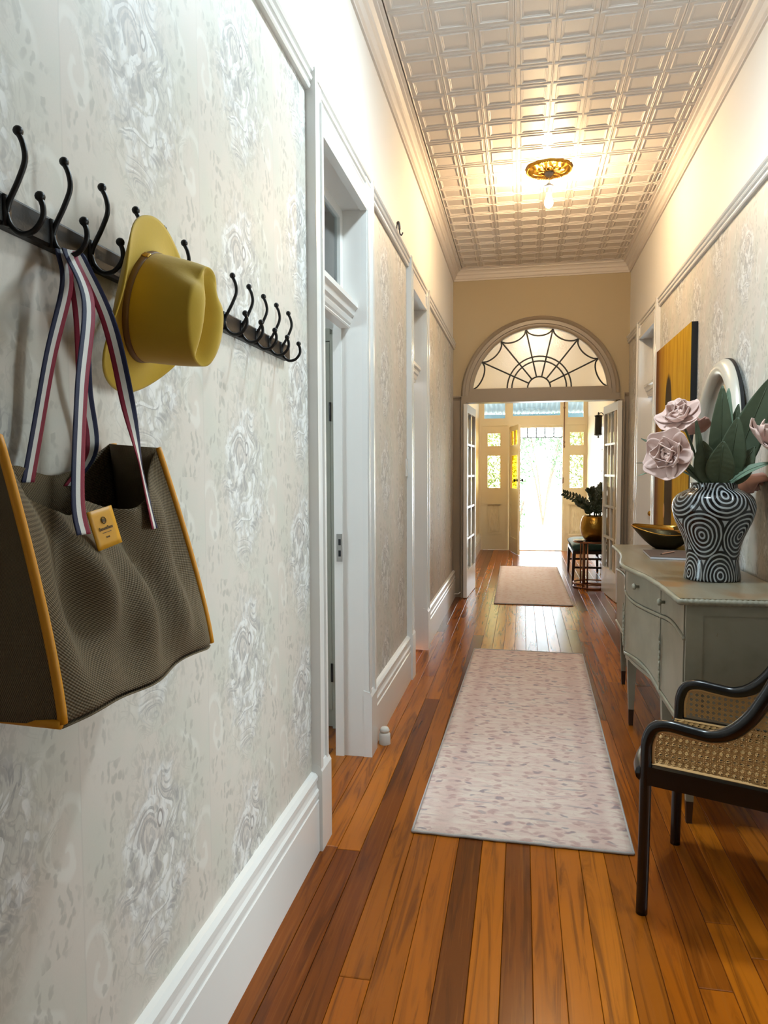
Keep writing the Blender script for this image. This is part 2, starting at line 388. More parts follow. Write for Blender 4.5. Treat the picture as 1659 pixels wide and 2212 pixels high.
def rug(name, c0, c1, c2, c3):
    t = NT(name); t.dim = '2D'; P = t.obj(); o = t.sep(P)
    st_ = t.noise(t.scale(P, 1.0, 5.0, 1), 6, 4, .65, .4); st2 = t.noise(t.scale(P, 1, 9, 1), 3, 3, .6)
    sv = t.scale(t.vadd(P, t.scale(t.noise(P, 14, 2, .5, 0, True), .06, .06, 0)), 1.0, 1.7, 1); sp = t.vor(sv, 16); spc = t.sep(t.vor(sv, 16, out='Color'))
    c = t.mix(t.mr(st_, .3, .7), c0, c1)
    c = t.mix(t.m_('MULTIPLY', t.mr(sp, .18, .42, 1, 0), t.mr(spc[0], .3, .6, 0, .55)), c, c2)
    c = t.mix(t.m_('MULTIPLY', t.mr(sp, .15, .34, 1, 0), t.mr(spc[1], .74, .86, 0, .75)), c, c3)
    c = t.mix(t.mr(t.noise(t.scale(P, 1.0, 2.4, 1), 17, 4, .62, .5), .54, .68, 0, .36), c, c2)
    bd = t.mr(t.m_('ABSOLUTE', t.m_('SUBTRACT', t.m_('ABSOLUTE', o[0]), .30)), .01, .06, .35, 0)
    c = t.mix(t.m_('MULTIPLY', bd, t.mr(st_, .35, .6)), c, c2)
    c = t.mix(t.mr(st2, .60, .74, 0, .5), c, c3); c = t.mix(t.m_('MULTIPLY', t.noise(P, 300, 2), .25), c, c1)
    t.bump(t.m_('ADD', t.noise(P, 350, 2), t.m_('MULTIPLY', st_, 1.2)), .6, .004); t.fin(c, .95)
rug('rug_pink', lin(222, 192, 182), lin(232, 216, 202), lin(176, 122, 120), lin(142, 130, 138))
rug('rug_sand', lin(244, 222, 216), lin(248, 234, 228), lin(226, 190, 178), lin(216, 184, 168))
simple('rug_edge', lin(176, 170, 166), .9, var=.15, sc=80)

def dresser_paint():
    t = NT('dresser_paint'); P = t.obj(); n = t.noise(t.scale(P, 1, 1, 1), 5, 4, .6); w = t.noise(P, 26, 4, .7)
    c = t.mix(t.mr(n, .35, .65), lin(134, 131, 114), lin(148, 143, 126)); c = t.mix(t.mr(w, .66, .74, 0, .5), c, lin(126, 106, 82)); t.bump(w, .08); t.fin(c, .42)
    t = NT('dresser_top'); P = t.obj(); n = t.noise(t.scale(P, 3.0, .5, 1), 4, 4, .6, .6); b = t.noise(P, 3.2, 3, .5)
    c = t.mix(t.mr(n, .35, .65), lin(144, 136, 116), lin(136, 120, 94)); c = t.mix(t.mr(b, .52, .68, 0, .8), c, lin(146, 108, 70)); t.fin(c, .28)
dresser_paint()

def vase_m():
    t = NT('vase_glaze'); o = t.sep(t.obj()); th = t.m_('ARCTAN2', o[1], o[0])
    u = t.m_('ADD', t.m_('MULTIPLY', th, 5/(2*pi)), 1.20); v = t.m_('DIVIDE', t.m_('SUBTRACT', o[2], .03), .355)
    def d(du, dv):
        a = t.m_('ADD', u, du); a = t.m_('SUBTRACT', a, t.m_('FLOOR', t.m_('ADD', a, .5)))
        b = t.m_('ADD', v, dv); b = t.m_('SUBTRACT', b, t.m_('FLOOR', t.m_('ADD', b, .5)))
        return t.m_('SQRT', t.m_('ADD', t.m_('POWER', t.m_('MULTIPLY', a, .155), 2.0), t.m_('POWER', t.m_('MULTIPLY', b, .27), 2.0)))
    n = t.noise(t.obj(), 9, 2)
    dm = t.m_('ADD', t.m_('MINIMUM', d(0.0, 0.0), d(.5, .5)), t.m_('MULTIPLY', n, .012))
    w = t.m_('SINE', t.m_('MULTIPLY', dm, 2*pi/.0148)); k = t.mr(w, .0, .65)
    t.bump(k, .5, .003); t.fin(t.mix(k, lin(14, 14, 16), lin(166, 170, 172)), .16)
vase_m()

def bag_m():
    t = NT('bag_weave'); o = t.uv(); s = t.sep(o)
    a = t.m_('SINE', t.m_('MULTIPLY', t.m_('ADD', s[0], t.m_('MULTIPLY', s[1], .12)), 2*pi*72)); b = t.m_('SINE', t.m_('MULTIPLY', s[1], 2*pi*62))
    w = t.m_('MULTIPLY', a, b); n = t.noise(t.obj(), 300, 2)
    c = t.mix(t.mr(w, -.6, .6), lin(80, 67, 45), lin(126, 108, 80)); c = t.mix(t.m_('MULTIPLY', n, .3), c, lin(120, 104, 80))
    t.bump(w, .5, .002); t.fin(c, .85)
    t = NT('strap_stripe'); s = t.sep(t.uv()); n = t.noise(t.obj(), 400, 2)
    c = t.ramp(s[0], [(0, lin(22, 26, 62)), (.33, lin(226, 222, 214)), (.67, lin(132, 14, 44)), (1, lin(132, 14, 44))]); r = [q for q in t.n if q.type == 'VALTORGB'][0]; r.color_ramp.interpolation = 'CONSTANT'
    t.bump(n, .3, .001); t.fin(c, .7)
bag_m()

def painting_m():
    t = NT('canvas_paint'); o = t.sep(t.obj()); a, b = o[1], o[2]      # a: along the wall (+ away), b: up, centre 0
    st_ = t.noise(t.vec(t.m_('MULTIPLY', a, 9.0), t.m_('MULTIPLY', b, 1.2), 0.0), 1.6, 4, .6, .5)
    c = t.mix(t.mr(st_, .3, .7), lin(170, 124, 14), lin(200, 158, 40))
    c = t.mix(t.mr(a, .12, .58, 0, .85), c, lin(112, 62, 20)); c = t.mix(t.mr(t.m_('ADD', a, t.m_('MULTIPLY', st_, .2)), .54, .64, 0, .7), c, lin(76, 36, 14))
    def blob(ca, cb, ra, rb, f, colr, c, pw=2.0):
        e = t.m_('ADD', t.m_('POWER', t.m_('ABSOLUTE', t.m_('DIVIDE', t.m_('SUBTRACT', a, ca), ra)), pw), t.m_('POWER', t.m_('ABSOLUTE', t.m_('DIVIDE', t.m_('SUBTRACT', b, cb), rb)), pw))
        e = t.m_('ADD', e, t.m_('MULTIPLY', t.m_('SUBTRACT', st_, .5), .5)); return t.mix(t.mr(e, .7, 1.15, f, 0), c, colr)
    c = blob(.06, -.48, .15, .62, .95, lin(40, 26, 18), c)
    c = blob(.10, .21, .12, .25, .95, lin(26, 18, 15), c); c = blob(.29, .02, .06, .15, .9, lin(30, 20, 15), c)
    c = blob(.17, -.02, .055, .14, .85, lin(150, 96, 44), c); c = blob(.19, .06, .018, .07, .9, lin(208, 160, 90), c); c = blob(.14, .05, .014, .06, .8, lin(190, 140, 80), c)
    c = blob(.20, -.55, .03, .06, .9, lin(206, 156, 90), c)
    t.bump(st_, .2, .002); t.fin(c, .85, 0, Specular_IOR_Level=.15)
painting_m()
# ------------------------------------------------------------------ room shell
XL, XR, YF, ZC, TH = -.756, 1.096, 7.9, 3.58, .14
Y0, Y1 = -1.6, 12.8
ZRAIL = 2.81
D1, D2, D3 = (2.585, 3.345), (4.79, 5.48), (6.30, 7.08)
D4 = (1.42, 2.24)
DH = 2.635

fl = bx(-3.8, XR+.2, Y0-.3, Y1+.02, -.16, -.022).build('floor', 'floor_wood'); st(fl, 'polished dark timber floor of the hallway')
def plank_mesh(w):
    b = .0016; m = MB(); h = w/2-.0006
    v = []
    for (hx, hy, z) in ((h, .5, -.022), (h, .5, -b), (h-b, .4992, 0)):
        v += [(-hx, -hy, z), (hx, -hy, z), (hx, hy, z), (-hx, hy, z)]
    f = [(8, 9, 10, 11)]
    for l in (0, 4):
        for k in range(4): f.append((l+k, l+(k+1) % 4, l+4+(k+1) % 4, l+4+k))
    me = bpy.data.meshes.new('floorboard'); me.from_pydata(v, [], f); me.materials.append(M['floor_wood']); return me
NB = 21; PW = (XR-XL)/NB; pm = plank_mesh(PW)
def plank(x, ya, yb):
    o = bpy.data.objects.new('floorboard', pm); COL.objects.link(o); o.parent = fl
    o.location = (x, (ya+yb)/2, 0); o.scale = (1, yb-ya-.0016, 1)
for i in range(NB):
    y = Y0; x = XL+PW*(i+.5); first = True
    while y < Y1-.01:
        L = random.uniform(.6, 3.6) if first else random.uniform(2.2, 4.4)
        first = False; e = min(y+L, Y1)
        if Y1-e < .8: e = Y1
        plank(x, y, e); y = e
for i in range(6):
    x = XL-PW*(i+.5)
    plank(x, 1.4, 3.42 if i > 1 else 3.40)

def wall_boxes(side):
    m = MB(); f = XL if side < 0 else XR; o = f+side*TH
    doors = [D1, D2] if side < 0 else [D4, D3]
    y = Y0
    for a, b in doors:
        m.box(f, o, y, a-.03, 0, ZC); m.box(f, o, a-.03, b+.03, DH+.03, ZC); y = b+.03
    m.box(f, o, y, YF+.16, 0, ZC); return m
wl = st(wall_boxes(-1).build('wall_left', 'upper_wall'), 'left hallway wall with papered lower part and white frieze')
wr = st(wall_boxes(1).build('wall_right', 'upper_wall'), 'right hallway wall with papered lower part and white frieze')
def papers(wall, f, s, spans):
    for a, b in spans: bx(f, f+s*.0025, a, b, .29, 2.75).build('wallpaper', 'wallpaper', wall)
CW = .12
papers(wl, XL, 1, [(Y0, D1[0]-CW), (D1[1]+CW, D2[0]-CW), (D2[1]+CW, YF)])
papers(wr, XR, -1, [(Y0, D4[0]-CW), (D4[1]+CW, D3[0]-CW), (D3[1]+CW, YF)])
wfl = st(bx(XL-TH, XL, YF+.16, Y1+.2, 0, ZC).build('wall_front_left', 'cream_paint'), 'cream wall on the left of the front hall')
wfr = MB(); wfr.box(XR, XR+TH, YF+.16, 9.85, 0, ZC).box(XR, XR+TH, 10.45, Y1+.2, 0, ZC).box(XR, XR+TH, 9.85, 10.45, 0, .5).box(XR, XR+TH, 9.85, 10.45, 2.05, ZC)
wfr = st(wfr.build('wall_front_right', 'cream_paint'), 'cream wall on the right of the front hall')

st(bx(XL-.2, XR+.2, Y0-.12, Y0, 0, ZC).build('wall_back', 'upper_wall'), 'white wall behind the viewer')

# ceiling with pressed metal tiles
ce = st(bx(XL-.2, XR+.2, Y0-.2, Y1+.3, ZC+.014, ZC+.12).build('ceiling', 'ceiling_paint'), 'white pressed metal ceiling')
def tile_mesh():
    prof = [(.5, .004), (.488, .0005), (.472, .0005), (.458, .004), (.378, .0045), (.362, -.0005), (.338, -.0005), (.322, .003), (.30, .003), (.288, .0048)]
    P = .2; v = []; f = []
    for h, z in prof: v += [(a*h*P, b*h*P, z) for a, b in ((-1, -1), (1, -1), (1, 1), (-1, 1))]
    for i in range(len(prof)-1):
        for k in range(4): f.append((i*4+k, i*4+(k+1) % 4, i*4+4+(k+1) % 4, i*4+4+k))
    f.append([len(prof)*4-4+k for k in range(4)])
    me = bpy.data.meshes.new('ceiling_tile'); me.from_pydata(v, [], [q[::-1] for q in f]); me.materials.append(M['ceiling_paint']); return me
tm = tile_mesh(); CX0 = XL+.10; n = 0; y = YF-.11-.0985
rest = MB()
while y > Y0:
    for k in range(9):
        x = CX0+.005+.2*(k+.5)
        if x-.1 > XR-.12: continue
        n += 1
        if n <= 300:
            o = bpy.data.objects.new('ceiling_tile', tm); COL.objects.link(o); o.parent = ce; o.location = (x, y, ZC); o.scale = (1, .985, 1)
        else:
            rest.add([(v.co.x+x, v.co.y*.985+y, v.co.z+ZC) for v in tm.vertices], [list(p.vertices) for p in tm.polygons])
    y -= .197
if rest.v: tag(rest.build('ceiling_tile_field', 'ceiling_paint', ce), kind='stuff')

# mouldings -------------------------------------------------------------
def along_y(prof, f, s, a, b): return MB().prism(prof, a, b, lambda d, z, t: (f+s*d, t, z))
def along_x(prof, f, s, a, b): return MB().prism(prof, a, b, lambda d, z, t: (t, f+s*d, z))
CORN = [(0, 3.47), (.012, 3.47), (.012, 3.482), (.024, 3.49), (.03, 3.505), (.034, 3.52), (.046, 3.528), (.05, 3.545), (.066, 3.56), (.082, 3.563), (.084, 3.574), (.10, 3.576), (.10, 3.60), (0, 3.60)]
st(along_y(CORN, XL, 1, Y0, YF).build('trim_1', 'ceiling_paint', smooth=False), 'white moulded cornice along the left ceiling edge')
st(along_y(CORN, XR, -1, Y0, YF).build('trim_2', 'ceiling_paint'), 'white moulded cornice along the right ceiling edge')
st(along_x(CORN, YF, -1, XL, XR).build('trim_3', 'ceiling_paint'), 'white moulded cornice above the arched doorway')
RAIL = [(0, 2.735), (.018, 2.735), (.022, 2.742), (.022, 2.750), (.015, 2.753), (.015, 2.758), (.026, 2.762), (.030, 2.771), (.026, 2.780), (.018, 2.783), (.018, 2.788), (.030, 2.792), (.034, 2.800), (.030, 2.810), (0, 2.810)]
st(along_y(RAIL, XL, 1, Y0, YF).build('trim_4', 'white_paint'), 'white picture rail along the left wall')
st(along_y(RAIL, XR, -1, Y0, YF).build('trim_5', 'white_paint'), 'white picture rail along the right wall')
BASE = [(0, 0), (.03, 0), (.03, .195), (.024, .2), (.024, .206), (.03, .212), (.03, .232), (.024, .24), (.02, .262), (.026, .27), (.026, .284), (.016, .296), (0, .302)]
def base(name, f, s, spans, lab):
    m = MB()
    for a, b in spans: m.prism(BASE, a, b, lambda d, z, t: (f+s*d, t, z))
    st(m.build(name, 'gloss_white'), lab)
base('baseboard_left', XL, 1, [(Y0, D1[0]-CW), (D1[1]+CW, D2[0]-CW), (D2[1]+CW, YF)], 'tall white skirting board along the left wall')
base('baseboard_right', XR, -1, [(Y0, D4[0]-CW), (D4[1]+CW, D3[0]-CW), (D3[1]+CW, YF)], 'tall white skirting board along the right wall')
base('baseboard_front_left', XL, 1, [(YF+.18, Y1)], 'white skirting board on the left of the front hall')
base('baseboard_front_right', XR, -1, [(YF+.18, Y1)], 'white skirting board on the right of the front hall')

# side doorways ----------------------------------------------------------
TBAR = [(.105, 2.085), (.06, 2.085), (.056, 2.092), (.06, 2.10), (.052, 2.108), (.046, 2.125), (.046, 2.135), (.036, 2.142), (.03, 2.165), (.018, 2.178), (.018, 2.2), (.105, 2.2)]
def leaf_panel(parent, m_, x0, x1, y0, y1, z0, z1, mat):
    o = bx(x0, x1, y0, y1, z0, z1).build('door_leaf', mat, parent); s = 1 if x1 > x0 else -1
    w = (y1-y0)
    for (a, b, c, d) in ((.14, .44, .10, .40), (.56, .86, .10, .40), (.14, .44, .50, .94), (.56, .86, .50, .94)):
        bx(x1, x1+.006, y0+w*a, y0+w*b, z0+(z1-z0)*c, z0+(z1-z0)*d).build('panel', mat, o)
    return o
def doorway(name, side, D, label, opened, leaf_mat='white_paint'):
    f = XL if side < 0 else XR; X = lambda d: f+side*d; a, b = D
    e = st(empty(name, (X(.07), (a+b)/2, 0)), label)
    MB().box(X(0), X(TH), a-.03, a, 0, DH).build('jamb', 'white_paint', e); MB().box(X(0), X(TH), b, b+.03, 0, DH).build('jamb', 'white_paint', e)
    bx(X(0), X(TH), a-.03, b+.03, DH, DH+.03).build('head_jamb', 'white_paint', e)
    for q in (a, b-.012): bx(X(.098), X(TH), q, q+.012, 0, 2.085).build('stop', 'white_paint', e)
    MB().prism(TBAR, a, b, lambda d, z, t: (X(d), t, z)).build('transom_bar', 'gloss_white', e)
    sm = MB()
    for (p, q, r, s_) in ((a, b, 2.2, 2.25), (a, b, 2.59, DH), (a, a+.05, 2.25, 2.59), (b-.05, b, 2.25, 2.59)): sm.box(X(.09), X(.125), p, q, r, s_)
    sash = sm.build('transom_sash', 'white_paint', e); bx(X(.105), X(.109), a+.045, b-.045, 2.245, 2.595).build('pane', 'room_glass', sash)
    for (p, q, i) in ((a-CW, a, 1), (b, b+CW, -1)):
        m = MB().box(X(0), X(-.026), p, q, .31, 2.806)
        inner = (q-.026, q-.004) if i > 0 else (p+.004, p+.026); outer = (p, p+.03) if i > 0 else (q-.03, q)
        m.box(X(.002), X(-.034), *inner, .309, DH+.1); m.box(X(.002), X(-.038), outer[0]-(.002 if i > 0 else -.002), outer[1]-(.002 if i > 0 else -.002), .309, 2.808)
        m.build('casing', 'gloss_white', e)
        pl = MB().box(X(0), X(-.042), p-.004, q+.004, 0, .30); pl.prism([(0, .30), (-.042, .30), (-.03, .322), (0, .33)], p-.004, q+.004, lambda d, z, t: (X(d), t, z)); pl.build('plinth_block', 'gloss_white', e)
    bx(X(0), X(-.020), a, b, DH, 2.738).build('head_casing', 'gloss_white', e)
    bx(X(.004), X(-.030), a, b, DH-.004, DH+.022).build('head_bead', 'gloss_white', e)
    if opened: lf = leaf_panel(e, None, X(TH+.05), X(TH+.015), a-.80, a-.03, .01, 2.075, leaf_mat)
    else: lf = leaf_panel(e, None, X(.138), X(.10), a+.005, b-.005, .008, 2.075, leaf_mat)
    mb().sphere((X(TH+.012 if opened else .085), (a-.74 if opened else b-.07), 1.0), .026, 12).build('knob', 'brass', lf, True)
    if opened:
        sp = MB().box(X(.10), X(.128), b-.016, b-.012, .965, 1.10); k = sp.build('strike_plate', 'steel', e)
        bx(X(.106), X(.118), b-.0175, b-.0155, 1.045, 1.075).build('slot', 'black_edge', k); bx(X(.106), X(.118), b-.0175, b-.0155, .99, 1.02).build('slot', 'black_edge', k)
    return e
doorway('door_1', -1, D1, 'open white doorway on the left with transom window, beside the coat racks', True)
doorway('door_2', -1, D2, 'farther white doorway on the left with transom window', False)
doorway('door_3', 1, D3, 'white doorway on the right beyond the gold painting', False)

doorway('door_8', 1, D4, 'added open white doorway, out of view on the right wall, to let in light', True)  # unseen doorway and room beyond, added to light the hall from the right
def added_room_right():
    st(bx(XR+TH, 3.1, .45, .57, 0, ZC).build('wall_right_room_near', 'upper_wall'), 'near wall of the added right hand room')
    st(bx(XR+TH, 3.1, 2.75, 2.87, 0, ZC).build('wall_right_room_far', 'upper_wall'), 'far wall of the added right hand room')
    st(bx(3.0, 3.12, .45, 2.87, 0, ZC).build('wall_right_room_end', 'upper_wall'), 'end wall of the added right hand room')
    st(bx(XR+TH, 3.1, .45, 2.87, ZC, ZC+.1).build('ceiling_right_room', 'upper_wall'), 'ceiling of the added right hand room')
    st(bx(XR+.2, 3.1, .45, 2.87, -.16, 0).build('floor_right_room', 'floor_wood'), 'timber floor of the added right hand room')
    e = st(empty('window_5', (3.0, 1.85, .6)), 'unseen window added behind the area lamp of the right hand room')
    m = MB().box(2.96, 3.0, 1.15, 1.2, .6, 2.3).box(2.96, 3.0, 2.5, 2.55, .6, 2.3).box(2.96, 3.0, 1.2, 2.5, .6, .65).box(2.96, 3.0, 1.2, 2.5, 2.25, 2.3).box(2.96, 3.0, 1.2, 2.5, 1.42, 1.46); m.build('frame', 'white_paint', e)
    bx(2.99, 2.994, 1.2, 2.5, .65, 2.25).build('pane', 'clear_glass', e)
added_room_right()
# side room behind the first doorway
def room():
    m = MB().box(-3.75, -3.6, .9, 3.9, 0, .8).box(-3.75, -3.6, .9, 3.9, 2.3, ZC).box(-3.75, -3.6, .9, 1.1, .8, 2.3).box(-3.75, -3.6, 2.3, 3.9, .8, 2.3)
    w = st(m.build('wall_side_room_window', 'upper_wall'), 'window wall of the side room')
    st(bx(-3.75, XL-TH, .75, .9, 0, ZC).build('wall_side_room_near', 'upper_wall'), 'near wall of the side room')
    st(bx(-3.75, XL-TH, 4.05, 4.2, 0, ZC).build('wall_side_room_far', 'upper_wall'), 'far wall of the side room')
    st(bx(-3.75, XL-TH, .75, 4.2, ZC, ZC+.1).build('ceiling_side_room', 'upper_wall'), 'ceiling of the side room')
    e = st(empty('window_4', (-3.66, 1.7, .8)), 'sash window of the side room')
    f = MB().box(-3.68, -3.64, 1.1, 1.15, .8, 2.3).box(-3.68, -3.64, 2.25, 2.3, .8, 2.3).box(-3.68, -3.64, 1.15, 2.25, .8, .85).box(-3.68, -3.64, 1.15, 2.25, 2.25, 2.3).box(-3.68, -3.64, 1.15, 2.25, 1.53, 1.57)
    f.build('frame', 'white_paint', e)
    bx(-3.662, -3.658, 1.15, 2.25, .85, 2.25).build('pane', 'clear_glass', e)
room()
def wardrobe():
    e = empty('wardrobe', (-1.5, 3.85, 0), 0, 'grey green wardrobe with panelled door seen through the open left doorway', 'wardrobe')
    bx(-2.0, -.945, 3.72, 4.04, 0, 2.16).build('carcass', 'grey_green_paint', e)
    d = bx(-1.5, -1.012, 3.698, 3.716, .10, 2.09).build('door', 'grey_green_paint', e)
    bx(-1.45, -1.06, 3.692, 3.698, .2, 1.95).build('panel', 'grey_green_paint', d)
    bx(-1.008, -.95, 3.69, 3.72, 0, 2.13).build('stile', 'grey_green_paint', e); bx(-2.0, -1.008, 3.69, 3.72, 2.095, 2.16).build('cornice', 'grey_green_paint', e)
    for z in (.31, 1.72): mb().tube([(-1.010, 3.687, z-.05), (-1.010, 3.687, z+.05)], .006).build('hinge', 'black_iron', d)
    c = mb().tube(smoothpath([(-.962, 3.69, 1.80), (-.962, 3.66, 1.79), (-.962, 3.655, 1.74), (-.962, 3.672, 1.70)]), .007); c.box(-.975, -.95, 3.686, 3.69, 1.72, 1.84); c.build('catch', 'brass', e, True)
wardrobe()

# ------------------------------------------------------------------ arch wall
ACX, ACZ, RO, RG, GB = .17, 2.224, .834, .712, 2.30
def arch_wall():
    R = .80; m = MB(); n = 40
    pts = [(ACX+R*cos(pi*k/n), ACZ+R*sin(pi*k/n)) for k in range(n+1)]
    for ya in (YF, YF+.16):
        for k in range(n):
            (a, b), (c, d) = pts[k], pts[k+1]; m.add([(a, ya, b), (c, ya, d), (c, ya, ZC), (a, ya, ZC)], [(0, 1, 2, 3)])
    m.add([(p[0], y, p[1]) for p in pts for y in (YF, YF+.16)], [(2*k, 2*k+1, 2*k+3, 2*k+2) for k in range(n)])
    xa, xb = ACX-R, ACX+R
    m.box(XL, xa, YF, YF+.16, 0, ZC); m.box(xb, XR, YF, YF+.16, 0, ZC)
    w = st(m.build('wall_far', 'tan_wall'), 'tan end wall above the arched fanlight')
    return w
arch_wall()
def arc(r, a0, a1, n, cx=ACX, cz=GB): return [(cx+r*cos(a0+(a1-a0)*k/n), cz+r*sin(a0+(a1-a0)*k/n)) for k in range(n+1)]
def fanlight():
    e = st(empty('window_1', (ACX, YF, GB)), 'half round fanlight with black spider web glazing bars and frosted glass')
    # moulded arch ring: cross-section (radius, depth)
    prof = [(.712, .05), (.712, -.012), (.722, -.02), (.75, -.02), (.755, -.034), (.79, -.036), (.80, -.052), (.815, -.058), (.828, -.05), (.834, -.03), (.834, .0), (.80, .0), (.80, .16), (.735, .16), (.73, .05)]
    m = MB(); n = 48; rings = []
    for k in range(n+1):
        a = pi*k/n; rings.append([(ACX+r*cos(a), YF+d, ACZ+r*sin(a)) for r, d in prof])
    m.sweep(rings); m.build('arch_frame', 'taupe_paint', e, 'auto')
    b = MB().box(ACX-.832, ACX+.832, YF-.045, YF+.12, 2.15, 2.225); b.box(ACX-.79, ACX+.79, YF-.03, YF+.12, 2.225, 2.272); b.box(ACX-.72, ACX+.72, YF-.02, YF+.10, 2.272, GB); b.box(ACX-.832, ACX+.832, YF-.052, YF-.045, 2.15, 2.165); b.build('transom_bar', 'taupe_paint', e)
    def Rim(th):        # distance from the hub to the glass edge
        d = GB-ACZ; s = sin(th); return -d*s+sqrt(max(0, d*d*s*s-d*d+RG*RG))
    K = 7; A = [pi*k/K for k in range(K+1)]
    def scal(i, th):
        t = (th-(A[i]+A[i+1])/2)/((A[i+1]-A[i])/2); return Rim(th)-.078*max(0, 1-t*t)**.62
    y0, y1 = YF+.028, YF+.034
    def bar(pts, r=.0082): mb().tube([(p[0], YF+.027, p[1]) for p in pts], r, 6).build('glazing_bar', 'black_iron', e)
    bar(arc(.121, 0, pi, 16)); bar(arc(.289, 0, pi, 24)); bar(arc(.339, 0, pi, 24))
    for i in range(1, K): bar([(ACX+r*cos(A[i]), GB+r*sin(A[i])) for r in (.121, Rim(A[i]))])
    for i in range(K):
        T = [A[i]+(A[i+1]-A[i])*k/12 for k in range(13)]; bar([(ACX+scal(i, t)*cos(t), GB+scal(i, t)*sin(t)) for t in T])
    def pane(inner, outer, t0, t1, n=8):
        T = [t0+(t1-t0)*k/n for k in range(n+1)]
        poly = [(ACX+outer(t)*cos(t), GB+outer(t)*sin(t)) for t in T]+[(ACX+inner(t)*cos(t), GB+inner(t)*sin(t)) for t in reversed(T)]
        m = MB()
        m.grid(lambda u, v: (ACX+(inner(t0+(t1-t0)*u)*(1-v)+outer(t0+(t1-t0)*u)*v)*cos(t0+(t1-t0)*u), YF+.031, GB+(inner(t0+(t1-t0)*u)*(1-v)+outer(t0+(t1-t0)*u)*v)*sin(t0+(t1-t0)*u)), n, 2)
        m.build('pane', 'frosted_glass', e)
    pane(lambda t: 1e-4, lambda t: .121, 0, pi, 16)
    for i in range(K):
        a, b_ = A[i], A[i+1]
        pane(lambda t: .121, lambda t: .289, a, b_); pane(lambda t: .289, lambda t: .339, a, b_)
        pane(lambda t: .339, lambda t: scal(i, t), a, b_, 12); pane(lambda t: scal(i, t), lambda t: Rim(t)+.003, a, b_, 12)
fanlight()
def arch_posts():
    m = MB()
    m.box(-.664, -.612, YF-.05, YF+.16, 0, 2.15); m.box(1.004, 1.052, YF-.05, YF+.16, 0, 2.15)
    st(m.build('trim_6', 'taupe_paint'), 'taupe door posts below the arched fanlight')
    m = MB()
    for a, b in ((XL, -.664), (1.052, XR)): m.prism([(0, 2.185), (.012, 2.185), (.02, 2.2), (.035, 2.212), (.035, 2.226), (0, 2.226)], a, b, lambda d, z, t: (t, YF-d, z))
    st(m.build('trim_7', 'taupe_paint'), 'small impost ledges beside the arched fanlight')
    m = MB()
    for a, b in ((XL, -.664), (1.052, XR)): m.box(a, b, YF-.004, YF, 0, 2.186)  # darker sheets paint the shade on the wall returns beside the posts
    st(m.build('trim_8', 'taupe_paint'), 'taupe panels standing in for the shadow below the impost ledges')
arch_posts()
def french(name, hx, hy, ang, label, s):
    # local: leaf runs along +x from the hinge, thickness along y (s: side the curtain hangs on)
    e = empty(name, (hx, hy, .008), ang, None, None, None, 'structure', True); e['label'] = label
    W, H, T = .765, 2.125, .04; tt = (-T/2, T/2)
    for a, b in ((0, .05), (W-.05, W)): bx(a, b, *tt, 0, H).build('stile', 'gloss_white', e)
    bx(.05, W-.05, *tt, 0, .30).build('bottom_rail', 'gloss_white', e); bx(.05, W-.05, *tt, H-.09, H).build('top_rail', 'gloss_white', e)
    z0, z1 = .30, H-.09; rows = 5
    bx(W/2-.012, W/2+.012, -.014, .014, z0, z1).build('glazing_bar', 'gloss_white', e)
    for r in range(1, rows): z = z0+(z1-z0)*r/rows; bx(.05, W-.05, -.014, .014, z-.012, z+.012).build('glazing_bar', 'gloss_white', e)
    for r in range(rows):
        for c in range(2):
            za, zb = z0+(z1-z0)*r/rows+.004, z0+(z1-z0)*(r+1)/rows-.004; xa, xb = ((.05, W/2-.012), (W/2+.012, W-.05))[c]
            bx(xa, xb, -.002, .002, za, zb).build('pane', 'door_glass', e)
    cu = MB().grid(lambda u, v: (.045+(W-.09)*u, s*(.034+.008*sin(u*2*pi*11)), .22+(H-.26)*v), 88, 1, .0015); cu.build('curtain', 'curtain', e, True)
    for z in (.25, H-.06): mb().tube([(.03, s*.03, z), (W-.03, s*.03, z)], .004, 6).build('curtain_rod', 'brass', e)
    return e
french('door_4', -.612, YF-.10, math.radians(86.7), 'left leaf of the glazed french doors folded open with taupe curtain', 1)
french('door_5', .998, YF-.10, math.radians(95.0), 'right leaf of the glazed french doors folded open with taupe curtain', -1)

